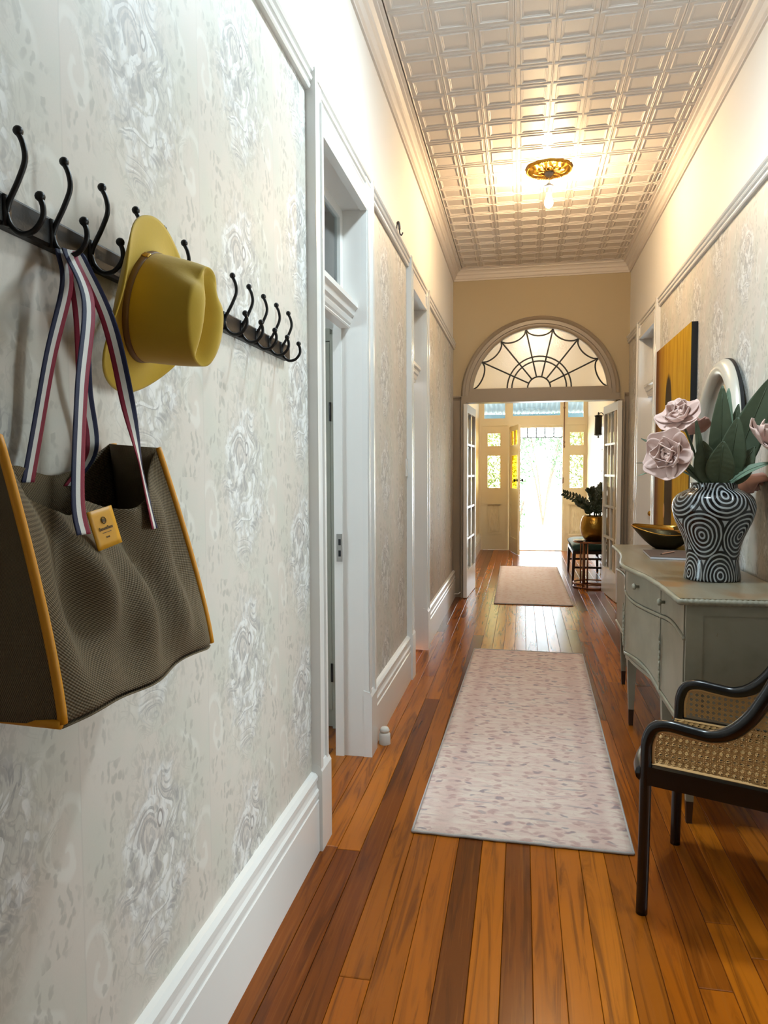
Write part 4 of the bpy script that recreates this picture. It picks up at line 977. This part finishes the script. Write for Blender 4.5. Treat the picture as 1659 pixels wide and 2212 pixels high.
# ------------------------------------------------------------------ dresser
ZT = .91
DY0, DY1 = 2.885, 4.94
def FX(y): return .600-.070*exp(-((y-3.93)/.36)**2)
def dresser():
    e = empty('sideboard', (.83, 3.9, 0), 0, 'grey green painted serpentine sideboard against the right wall', 'sideboard')
    N = 60; Ys = [DY0+(DY1-DY0)*k/N for k in range(N+1)]
    edge = [(FX(y), y) for y in Ys]
    top = MB().prism([(1.058, DY0)]+edge+[(1.058, DY1)], ZT-.012, ZT); top.build('top', 'dresser_top', e)
    path = [(1.05, DY0, ZT-.015)]+[(1.05+(FX(DY0)-1.05)*k/70, DY0, ZT-.015) for k in range(1, 70)]+[(x, y, ZT-.015) for x, y in edge]+[(FX(DY1)+.45*k/10, DY1, ZT-.015) for k in range(1, 11)]
    rs = [.0125+(.0018*sin(k*2.1) if k < 70 else .0008*sin(k*1.7)) for k in range(len(path))]
    mb().tube(path, rs, 8).build('edge_moulding', 'dresser_paint', e, True)
    IN = .030; BF = lambda y: FX(y)+IN
    by0, by1 = DY0+.025, DY1-.025; yb = [by0+(by1-by0)*k/N for k in range(N+1)]
    body = MB().prism([(1.05, by0)]+[(BF(y), y) for y in yb]+[(1.05, by1)], .40, ZT-.012); body.build('carcass', 'dresser_paint', e)
    sec = [(by0, 3.36), (3.36, 4.04), (4.04, by1)]
    zdr = .745
    def zlow(y, a, b, z, s): t = (y-a)/(b-a); return z+s*sin(pi*t)
    def panel(name, a, b, z0, z1, off, th, par, nu=16):
        return MB().grid(lambda u, v: (BF(a+(b-a)*u)-off, a+(b-a)*u, z0(a+(b-a)*u)+(z1(a+(b-a)*u)-z0(a+(b-a)*u))*v), nu, 4, -th).build(name, 'dresser_paint', par, 'auto')
    for i, (a, b) in enumerate(sec):
        s = -.018 if i == 1 else .018
        zm = lambda y, a=a, b=b, s=s: zlow(y, a, b, zdr, s)
        zb = lambda y, a=a, b=b, s=s: zlow(y, a, b, .385, -s*1.3+.02)
        d = panel('drawer', a+.012, b-.012, lambda y: zm(y)+.012, lambda y: ZT-.03, .007, .006, e)
        k = mb().lathe([(.007, 0), (.007, .014), (.015, .02), (.016, .028), (.010, .034), (.001, .035)], 14, ax='x'); yk = 3.28 if i == 0 else (3.70 if i == 1 else 4.5)
        k.v = [(BF(yk)-.007-x, y+yk, z+.822) for x, y, z in k.v]; k.build('knob', 'dresser_paint', d, True)
        dr = panel('door', a+.012, b-.012, lambda y: zb(y)+.03, lambda y: zm(y)-.012, .007, .006, e)
        for zf, nm in ((zm, 'bead'), (zb, 'apron_bead')):
            mb().tube([(BF(a+(b-a)*q/20)-.006, a+(b-a)*q/20, zf(a+(b-a)*q/20)+(.018 if nm != 'bead' else 0)) for q in range(21)], .008, 8).build(nm, 'dresser_paint', e, True)
        ap = MB().grid(lambda u, v: (BF(a+(b-a)*u)-.003, a+(b-a)*u, zb(a+(b-a)*u)-.012+(.42-zb(a+(b-a)*u)+.012)*v), 16, 2, -.018); ap.build('apron', 'dresser_paint', e, 'auto')
        yp = (b-.035) if i == 0 else (b-.05 if i == 1 else a+.05)
        pl = MB(); x = BF(yp)-.018
        for q, (dz, r) in enumerate(((-.10, .006), (-.085, .009), (-.065, .007), (-.045, .010), (-.02, .008), (0, .011), (.025, .008), (.05, .010), (.07, .007), (.09, .009), (.105, .005))): pl.sphere((x, yp+(.003 if q % 2 else -.003), .56+dz), r, 8, (.6, 1, 1.5))
        pl.build('carved_pull', 'dresser_paint', dr, True)
    for y in (3.36, 4.04):
        bx(BF(y)-.010, BF(y)+.01, y-.008, y+.008, .39, ZT-.03).build('stile', 'dresser_paint', e)
    bx(BF(by0)-.002, BF(by0)+.06, by0-.006, by0+.01, .39, ZT-.03).build('corner_stile', 'dresser_paint', e)
    bx(BF(by0)+.06, 1.05, by0-.006, by0+.004, ZT-.07, ZT-.03).build('side_rail', 'dresser_paint', e); bx(BF(by0)+.06, 1.05, by0-.006, by0+.004, .39, .45).build('side_rail', 'dresser_paint', e)
    for x, y in ((BF(by0)+.03, by0+.03), (BF(3.36)+.025, 3.36), (BF(4.04)+.03, 4.04), (BF(4.8)+.03, 4.82), (1.02, by0+.03), (1.02, by1-.03)):
        l = MB().taper((x, y, .09), (x, y, .42), .0135, .026).build('leg', 'dresser_paint', e); MB().taper((x, y, 0), (x, y, .09), .0105, .0137).build('foot', 'dark_wood', l)
dresser()

# ------------------------------------------------------------------ things on the sideboard
def vase():
    prof = [(.001, .004), (.10, 0), (.116, .002), (.119, .010), (.114, .05), (.108, .10), (.113, .14), (.126, .185), (.145, .23), (.162, .27), (.172, .31), (.173, .335), (.165, .365), (.148, .385), (.122, .400), (.104, .408), (.098, .415), (.097, .432), (.092, .436), (.088, .430), (.088, .405), (.12, .36), (.12, .2), (.09, .03), (.001, .02)]
    P = smoothpath([(r, 0, h) for r, h in prof], 3)
    o = MB().lathe([(max(.0005, p.x), p.z) for p in P], 64).build('ceramic_vase', 'vase_glaze', None, True); o.location = (.845, 3.42, ZT)
    tag(o, 'large black ceramic vase with raised white concentric rings', 'vase')
vase()
def leaf(base, tip, w, bend, mat, label, twist=None, face=Vector((-.25, -1, .15))):
    a, b = Vector(base), Vector(tip); d = b-a; L = d.length; t = d.normalized()
    s = t.cross(face).normalized(); n = s.cross(t).normalized()
    if n.dot(face) < 0: n = -n
    e = empty('leaf_stem', (.845, 3.42, ZT+.43), 0, label, 'leaf')
    neck = Vector((.845, 3.42, ZT+.20)); 
    q = Vector((.845, 3.42, ZT+.42)); q += ((a-q)*Vector((1, 1, 0))).normalized()*min(.06, ((a-q)*Vector((1, 1, 0))).length)
    mb().tube(smoothpath([tuple(neck), tuple(q), tuple(a+t*.02)], 5), .004, 6).build('stalk', 'leaf_green', e, True)
    def f(u, v):
        k = 2*u-1; prof = (sin(pi*min(1, v**.75*.97+.015)))**.8; hw = w/2*prof
        c = a+t*(L*v)+n*(bend*sin(pi*v)); rib = .004*sin(v*55+abs(k)*5)*(abs(k))*(1-abs(k)) ; fold = .18*hw*abs(k)
        return c+s*(hw*k)+n*(fold+rib)
    MB().grid(f, 12, 28, .0012).build('blade', mat, e, True)
    mb().tube([a+t*(L*k/12)+n*(bend*sin(pi*k/12)+.001) for k in range(12)], .0018, 5).build('midrib', mat, e, True)
G, PL = 'leaf_green', 'leaf_pale'
leaf((.862, 3.39, 1.335), (.857, 3.36, 1.77), .098, .01, G, 'tallest upright dark green leaf at the middle of the vase')
leaf((.88, 3.46, 1.345), (.912, 3.47, 1.77), .075, .0, PL, 'pale green upright leaf just right of the tallest leaf')
leaf((.90, 3.46, 1.345), (.957, 3.48, 1.70), .07, .0, G, 'narrow upright leaf in front of the mirror frame')
leaf((.885, 3.37, 1.335), (.915, 3.33, 1.63), .115, .012, G, 'broad dark leaf right of centre over the vase rim')
leaf((.90, 3.42, 1.345), (1.06, 3.40, 1.80), .14, -.02, G, 'long leaf arching up to the right edge of the bouquet', face=Vector((-.1, -1, .5)))
leaf((.89, 3.36, 1.34), (1.045, 3.28, 1.435), .055, .02, PL, 'pale drooping leaf at the right of the vase rim', face=Vector((-.2, -.6, .8)))
leaf((.80, 3.44, 1.345), (.536, 3.46, 1.549), .05, .03, G, 'pointed dark leaf sticking out left above the lower rose', face=Vector((-.2, -.6, .8)))
leaf((.79, 3.40, 1.345), (.507, 3.40, 1.436), .028, .03, G, 'thin dark leaf sticking out left behind the lower rose', face=Vector((-.1, -.3, 1)))
leaf((.78, 3.37, 1.34), (.501, 3.30, 1.378), .03, .05, PL, 'thin pale leaf drooping left of the vase rim', face=Vector((-.1, -.4, 1)))
leaf((.80, 3.38, 1.345), (.744, 3.34, 1.635), .036, .0, PL, 'slender pale leaf between the roses and tallest leaf')
leaf((.845, 3.345, 1.338), (.848, 3.29, 1.525), .115, .012, G, 'short broad front leaf over the vase rim')
leaf((.815, 3.36, 1.34), (.775, 3.34, 1.53), .11, .0, G, 'short dark leaf left of centre behind the front leaf')
leaf((.91, 3.37, 1.34), (.985, 3.34, 1.50), .09, .01, G, 'short dark leaf right of centre below the right rose')
def flower(c, face, R, label, mat='petal', seed=1, rings=((5, 1.0, .35), (5, .72, .75), (4, .46, 1.1), (3, .25, 1.35)), spin=0):
    c = Vector(c); n = Vector(face).normalized(); a = n.orthogonal().normalized(); b = n.cross(a); rr = random.Random(seed)
    e = empty('artificial_rose', tuple(c), 0, label, 'flower')
    q = Vector((.845, 3.42, ZT+.42)); q += ((c-q)*Vector((1, 1, 0))).normalized()*.06
    mb().tube(smoothpath([(.845, 3.42, ZT+.2), tuple(q), tuple(q.lerp(c-n*.04, .5)+Vector((0, 0, .03))), tuple(c-n*.03)], 5), .005, 6).build('stem', 'leaf_green', e, True)
    for ri, (k, sc, cup) in enumerate(rings):
        for i in range(k):
            th = 2*pi*(i+.5*(ri % 2))/k+rr.uniform(-.12, .12)+spin; d = a*cos(th)+b*sin(th); s = n.cross(d); L = R*sc*rr.uniform(.92, 1.08); W = L*1.12*(1 if ri < 2 else 1.25); cu = cup*rr.uniform(.85, 1.15)
            def f(u, v, d=d, s=s, L=L, W=W, cu=cu, ri=ri):
                x = 2*u-1; r = L*(.06+.94*v); hw = W*.5*(sin(pi*min(.94, v*.72+.10)))**.7
                ang = cu*v**.7; out = r*cos(ang)-(.10*L*v**4 if ri < 2 else 0); up = r*sin(ang)*.8+.012*ri
                curl = hw*abs(x)**2*(.35+.35*cu)
                edge = .06*L*max(0, v-.75)*4*(1-.6*ri/3) if ri < 2 else 0
                return c+d*(out-edge*.5)+s*(hw*x)+n*(up+curl*.8-edge*.6*(1-x*x)+.0015*sin(7*x+5*v)*v)
            MB().grid(f, 12, 10, .0028).build('petal', mat, e, True)
    sp = [c+n*(.045+.004*k/14)*R/.11+(a*cos(k*.8)+b*sin(k*.8))*(.006+.0012*k)*R/.11 for k in range(15)]
    mb().tube(sp, [.006*R/.11]*15, 6).build('centre', mat, e, True)
flower((.685, 3.34, 1.622), (-.42, -.62, .66), .112, 'upper left pale pink rose, turned up, in the vase', seed=3)
flower((.630, 3.27, 1.462), (-.50, -.82, .16), .126, 'lower left pale pink rose hanging over the vase side', seed=5, spin=.4)
flower((1.01, 3.33, 1.52), (.55, -.40, .55), .125, 'right hand pale pink rose at the edge of the bouquet', seed=8, rings=((5, 1.0, .30), (4, .7, .7), (3, .4, 1.1)))
flower((1.0, 3.55, 1.36), (.5, .1, -.75), .12, 'shaded dusky rose drooping behind the right of the vase', 'petal_dark', 9)
flower((.80, 3.52, 1.585), (-.1, .3, .5), .075, 'small dusky rose half hidden behind the upper left rose', 'petal_dark', 12)
def bowl():
    e = empty('gold_bowl', (.90, 4.72, ZT), 0, 'boat shaped hammered gold bowl on the sideboard behind the vase', 'bowl')
    c = (.895, 4.72)
    def sh(t, k, inner):
        a = 2*pi*t; rx = .185+.03*max(0, cos(a+pi))**3; ry = .15
        r = (.30+.70*(k**.85)); lift = .010*cos(2*a)+.012*max(0, cos(a+pi))**2+.020*sin(a)
        if inner: return (c[0]+rx*r*.97*cos(a), c[1]+ry*r*.97*sin(a), ZT+.010+.118*k**1.15+lift*k)
        return (c[0]+rx*r*cos(a), c[1]+ry*r*sin(a), ZT+.122*k**1.15+lift*k)
    N = 56; out = [[sh(i/N, k/14, False) for i in range(N)] for k in range(15)]; inn = [[sh(i/N, k/14, True) for i in range(N)] for k in range(15)]
    MB().sweep(out, caps=True).build('outside', 'bowl_outside', e, True); o = MB().sweep(inn+[out[-1]]).build('lining', 'gold_bowl', e, True)
bowl()
def book():
    e = empty('notebook', (.81, 4.32, ZT), 0, 'closed brown notebook lying in front of the gold bowl', 'book')
    P = [(.702, 4.14), (.905, 4.10), (.965, 4.47), (.72, 4.50)]
    bx_ = lambda z0, z1, q: MB().prism([(x+(.83-x)*q, y+(4.3-y)*q) for x, y in P], z0, z1)
    bx_(ZT, ZT+.002, 0).build('back_cover', 'book_cover', e); bx_(ZT+.002, ZT+.0125, .006).build('pages', 'paper', e); bx_(ZT+.0125, ZT+.0145, 0).build('front_cover', 'book_cover', e)
    p = empty('pencil', (.82, 4.30, ZT+.0145), 0, 'short bare wooden pencil lying on the notebook', 'pencil')
    mb().tube([(.778, 4.235, ZT+.0188), (.868, 4.36, ZT+.0188)], .0042, 6).build('barrel', 'pencil_wood', p); mb().tube([(.778, 4.235, ZT+.0188), (.768, 4.221, ZT+.0186)], [.0042, .001], 6).build('tip', 'dark_wood', p)
book()
def mirror():
    yc, zc, ra, rb = 4.16, 1.455, .435, .545; tilt = math.radians(3.0)
    e = empty('oval_mirror', (1.02, yc, ZT), 0, 'oval mirror with wide pale rounded frame standing behind the vase', 'mirror')
    X = lambda z: 1.015+(z-ZT)*math.tan(tilt)
    prof = [(0, .0), (-.004, -.022), (.012, -.046), (.040, -.052), (.068, -.040), (.084, -.016), (.086, .008), (0, .008)]
    rings = []; N = 72
    for k in range(N):
        a = 2*pi*k/N; rings.append([(X(zc+(rb-.086+r)*sin(a))+d, yc+(ra-.086+r)*cos(a), zc+(rb-.086+r)*sin(a)) for r, d in prof])
    MB().sweep(rings, loop=True).build('frame', 'mirror_frame', e, True)
    MB().sweep([[(X(zc+(rb-.004+r)*sin(2*pi*k/N))+d, yc+(ra-.004+r)*cos(2*pi*k/N), zc+(rb-.004+r)*sin(2*pi*k/N)) for r, d in ((0, -.006), (.006, -.006), (.006, .010), (0, .010))] for k in range(N)], loop=True).build('outer_edge', 'black_edge', e)
    pts = [(yc+(ra-.084)*cos(2*pi*k/N), zc+(rb-.084)*sin(2*pi*k/N)) for k in range(N)]
    MB().prism(pts, -.004, .006, lambda y, z, t: (X(z)+t, y, z)).build('glass', 'mirror_glass', e)
mirror()
def painting():
    y0, y1, z0, z1 = 4.885, 6.085, .95, 2.35
    e = empty('canvas_painting', (XR, (y0+y1)/2, z0), 0, 'large gold and brown canvas painting of a dark figure on the right wall', 'painting')
    bx(XR-.042, XR-.003, y0, y1, z0, z1).build('stretcher', 'black_edge', e)
    o = bx(-.0012, 0, -.6, .6, -.7, .7).build('canvas', 'canvas_paint', e); o.matrix_parent_inverse = e.matrix_basis.inverted(); o.location = (XR-.042, (y0+y1)/2, (z0+z1)/2)
painting()

# ------------------------------------------------------------------ armchair
def armchair():
    # local axes: +x towards the back, +y to the far side, origin on the floor midway between the front legs
    o = Vector((.477, 2.527, 0)); ang = atan2(-.382, .924)
    e = empty('armchair', tuple(o), ang, 'black bentwood armchair with woven cane seat and sides', 'chair', None, None, True)
    hw = .252; R = .018
    for s in (-1, 1):
        y = s*hw
        path = smoothpath([(0, y, 0), (.004, y, .25), (.006, y, .50), (.010, y, .565), (.030, y, .605), (.07, y, .618), (.13, y, .613), (.19, y, .610), (.245, y, .632), (.295, y, .684), (.335, y, .755), (.375, y*.985, .83), (.43, y*.93, .875)], 6)
        rad = [R+(.004*max(0, min(1, (p.x-.17)/.08)) if p.x > .17 else 0) for p in path]
        mb().tube(path, rad, 14).build('arm_and_leg', 'black_wood', e, True)
        mb().tube(smoothpath([(.47, y*.9, 0), (.455, y*.92, .25), (.44, y*.94, .45), (.43, y*.93, .875)], 5), .017, 12).build('rear_leg', 'black_wood', e, True)
        mb().tube([(.0, y, .452), (.45, y*.94, .452)], .001, 6) if False else None
        bx(.0, .45, y-.016, y+.016, .424, .482).build('side_rail', 'black_wood', e)
        # cane side panel filling the arm
        outline = [(p.x, p.z) for p in path if p.z > .47]+[(.44, .875), (.44, .488)]
        ins = outline
        edge = [(p.x+(.019 if p.x < .02 else 0), y-s*.002, p.z-(.019 if p.x > .03 else .008)) for p in path if .50 < p.z and p.x < .36]
        mb().tube([(.027, y-s*.002, .49)]+edge, .0055, 6).build('cane_binding', 'cane_edge', e, True)
        cane(e, ins, lambda a, b, t, y=y, s=s: (a, y-s*.003+t, b), .019, 'side_cane')
    fr = smoothpath([(.0, -hw, .452), (-.028, -.15, .452), (-.036, 0, .452), (-.028, .15, .452), (.0, hw, .452)], 6)
    mb().tube(fr, .0265, 12).build('front_rail', 'black_wood', e, True)
    bx(.43, .455, -hw*.93, hw*.93, .424, .482).build('back_rail', 'black_wood', e)
    mb().tube(smoothpath([(.43, -hw*.93, .872), (.452, -.12, .884), (.456, 0, .886), (.452, .12, .884), (.43, hw*.93, .872)], 6), .021, 12).build('top_rail', 'black_wood', e, True)
    cane(e, [(-hw*.9, .488), (hw*.9, .488), (hw*.9, .868), (-hw*.9, .868)], lambda a, b, t: (.437+t, a, b), .019, 'back_cane')
    seat = [(0.0, -hw+.014), (.435, -hw+.014), (.435, hw-.014), (0.0, hw-.014), (-.022, .12), (-.028, 0), (-.022, -.12)]
    cane(e, seat, lambda a, b, t: (a, b, .480+t), .019, 'seat_cane')
    MB().prism([(x*1.0, y*1.0) for x, y in seat], .424, .440).build('seat_board', 'dark_wood', e)
    for y in (-hw+.018, hw-.018): bx(-.005, .43, y-.009, y+.009, .4805, .4835).build('cane_binding', 'cane_edge', e)
    mb().tube([(p.x+.028, p.y*.92, .4815) for p in fr], .005, 6).build('cane_binding', 'cane_edge', e, True)
def cane(e, poly, mp, pitch, name):
    xs = [p[0] for p in poly]; ys = [p[1] for p in poly]; m = MB()
    def clip(ox, oy, dx, dy):
        ts = []; n = len(poly)
        for i in range(n):
            (ax, ay), (bx_, by_) = poly[i], poly[(i+1) % n]; ex, ey = bx_-ax, by_-ay; den = dx*ey-dy*ex
            if abs(den) < 1e-9: continue
            t = ((ax-ox)*ey-(ay-oy)*ex)/den; k = ((ax-ox)*dy-(ay-oy)*dx)/den
            if 0 <= k < 1: ts.append(t)
        ts.sort(); return [(ts[i], ts[i+1]) for i in range(0, len(ts)-1, 2)]
    def run(dx, dy, sp, w, t0, pair, ph=0):
        nx, ny = -dy, dx; pr = [x*nx+y*ny for x, y in poly]; a = min(pr); b = max(pr); k = math.floor(a/sp)
        while k*sp < b:
            for off in ((-pair, pair) if pair else (0,)):
                q = (k+ph)*sp+off
                for ta, tb in clip(nx*q, ny*q, dx, dy):
                    if tb-ta < .004: continue
                    pa = (nx*q+dx*ta, ny*q+dy*ta); pb = (nx*q+dx*tb, ny*q+dy*tb); h = w/2
                    v = []
                    for tt in (t0-.0004, t0+.0004):
                        for (px, py), sg in ((pa, -1), (pa, 1), (pb, 1), (pb, -1)): v.append(mp(px+nx*h*sg, py+ny*h*sg, tt))
                    m.add(v, [(0, 1, 2, 3), (7, 6, 5, 4), (0, 4, 5, 1), (1, 5, 6, 2), (2, 6, 7, 3), (3, 7, 4, 0)])
            k += 1
    run(1, 0, pitch, .0024, .0, .0022); run(0, 1, pitch, .0024, .0009, .0022)
    d = 1/sqrt(2); run(d, d, pitch*d, .0024, .0018, 0, .5); run(d, -d, pitch*d, .0024, -.0009, 0, .5)
    tag(m.build(name, 'cane', e), kind='stuff')
armchair()

# ------------------------------------------------------------------ front hall furniture
def front_hall():
    # bench
    x0, x1, y0, y1 = .625, 1.06, 9.28, 10.28
    e = empty('upholstered_bench', ((x0+x1)/2, (y0+y1)/2, 0), 0, 'teal velvet bench with dark wooden frame by the front hall wall', 'bench')
    def seat(u, v):
        a = 2*u-1; b = 2*v-1; r = .02*(abs(a)**6+abs(b)**10)
        return ((x0+x1)/2+(x1-x0)/2*a, (y0+y1)/2+(y1-y0)/2*b, .485-r*1.2+.01*(1-a*a))
    c = MB().grid(seat, 14, 20, .10); c.build('cushion', 'teal_velvet', e, True)
    bx(x0+.012, x1-.012, y0+.012, y1-.012, .345, .385).build('seat_rail', 'dark_wood', e)
    for y in (y0+.04, y1-.04):
        for x, dx in ((x0+.03, -.015), (x1-.035, .01)): MB().taper((x+dx, y, 0), (x, y, .35), .014, .022).build('leg', 'dark_wood', e)
        for z in (.16, .27): bx(x0+.03, x1-.04, y-.009, y+.009, z, z+.025).build('stretcher', 'dark_wood', e)
    for z in (.2,): bx(x1-.05, x1-.025, y0+.04, y1-.04, z, z+.025).build('stretcher', 'dark_wood', e)
    # side table of two rings joined by twin posts
    cx, cy, r = .832, 8.85, .215; zt = .565
    t = empty('side_table', (cx, cy, 0), 0, 'copper ring side table under the gold plant pot', 'table')
    mb().lathe([(.001, zt-.02), (r, zt-.02), (r+.004, zt-.01), (r, zt), (.001, zt)], 48, (cx, cy, 0)).build('table_top', 'dark_wood', t, 'auto')
    ring = lambda z: [(cx+r*cos(2*pi*k/48), cy+r*sin(2*pi*k/48), z) for k in range(48)]
    mb().tube(ring(zt-.012), .011, 8, True).build('top_ring', 'copper', t, True); mb().tube(ring(.010), .010, 8, True).build('base_ring', 'copper', t, True); mb().tube(ring(.055), .008, 8, True).build('base_ring', 'copper', t, True)
    for a in (-2.15, -1.90, 1.9, 2.15, .12, -.12):
        mb().tube([(cx+r*cos(a), cy+r*sin(a), .0), (cx+r*cos(a), cy+r*sin(a), zt-.01)], .009, 8).build('post', 'copper', t, True)
    # pot and plant
    px, py = .855, 8.85
    P = smoothpath([(r_, 0, h) for r_, h in [(.001, 0), (.09, 0), (.115, .015), (.150, .07), (.166, .14), (.163, .20), (.148, .265), (.135, .292), (.129, .296), (.125, .288), (.14, .24), (.001, .235)]], 3)
    o = MB().lathe([(max(.0005, p.x), p.z) for p in P], 48).build('gold_pot', 'gold_pot', None, True); o.location = (px, py, zt); tag(o, 'round hammered gold plant pot on the copper side table', 'pot')
    so = mb().lathe([(.001, .255), (.135, .25), (.13, .262), (.001, .268)], 24, (px, py, zt))
    z = empty('leafy_houseplant', (px, py, zt+.25), 0, 'dark green houseplant with paired glossy leaves in the gold pot', 'plant')
    so.build('soil', 'soil', z, True)
    rr = random.Random(4); zb = zt+.26
    stems = [((-.04, -.02), (-.36, -.04, .31), 0), ((0, 0), (-.06, -.03, .36), 0), ((.02, .0), (.07, -.05, .24), 0), ((.05, 0), (.155, .02, .46), 0), ((-.05, .01), (-.21, -.06, .22), 0), ((.06, -.02), (.25, -.05, .30), 0), ((.0, .03), (.10, .16, .40), 0)]
    for (bx0, by0), (tx, ty, tz), _ in stems:
        a = Vector((px+bx0, py+by0, zb)); b = Vector((px+tx, py+ty, zb+tz)); mid = a.lerp(b, .5)+Vector((-tx*.22, 0, tz*.12))
        path = smoothpath([tuple(a), tuple(mid), tuple(b)], 8); n = len(path)
        stm = mb().tube(path, [.009-.006*k/n for k in range(n)], 6).build('stem', 'zz_leaf', z, True)
        for k in range(4, n):
            c = path[k]; t_ = (path[min(k+1, n-1)]-path[k-1]).normalized(); sd = t_.cross(Vector((rr.uniform(-.3, .3), -1, .2))).normalized()
            for s in (-1, 1):
                L = rr.uniform(.055, .075)*(1 if k < n-2 else .75); d = (sd*s+t_*.65+Vector((0, rr.uniform(-.3, .3), 0))).normalized(); w = d.cross(Vector((0, -1, .15))).normalized()
                MB().grid(lambda u, v, c=c, d=d, w=w, L=L: c+d*(L*v)+w*(L*.24*(2*u-1)*sin(pi*min(.985, v*.95+.03))**.7)+Vector((0, -.012*sin(pi*v)-.006*abs(2*u-1), 0)), 4, 6, .001).build('leaf', 'zz_leaf', stm, True)
    d = empty('white_dish', (.675, 8.76, zt), 0, 'small white dish on the side table beside the gold pot', 'dish')
    mb().lathe([(.001, .002), (.045, .001), (.07, .012), (.074, .017), (.068, .016), (.04, .008), (.001, .007)], 28, (.672, 8.745, zt)).build('bowl', 'white_ceramic', d, True)
    # dark wall lantern
    l = empty('wall_lantern', (XR, 9.95, 1.85), 0, 'dark slim wall lantern with finials above the gold pot', 'lantern')
    lx = XR-.10
    mb().box(XR-.012, XR, 9.9, 9.98, 1.88, 2.14).build('back_plate', 'black_iron', l)
    mb().lathe([(.001, 0), (.012, .004), (.008, .03), (.055, .04), (.05, .06), (.046, .28), (.055, .30), (.010, .315), (.013, .335), (.001, .35)], 8, (lx, 9.94, 1.84)).build('lantern_body', 'black_iron', l)
    mb().tube(smoothpath([(XR-.01, 9.94, 2.05), (XR-.05, 9.94, 2.17), (lx, 9.94, 2.165)], 5), .006, 6).build('bracket', 'black_iron', l, True)
front_hall()
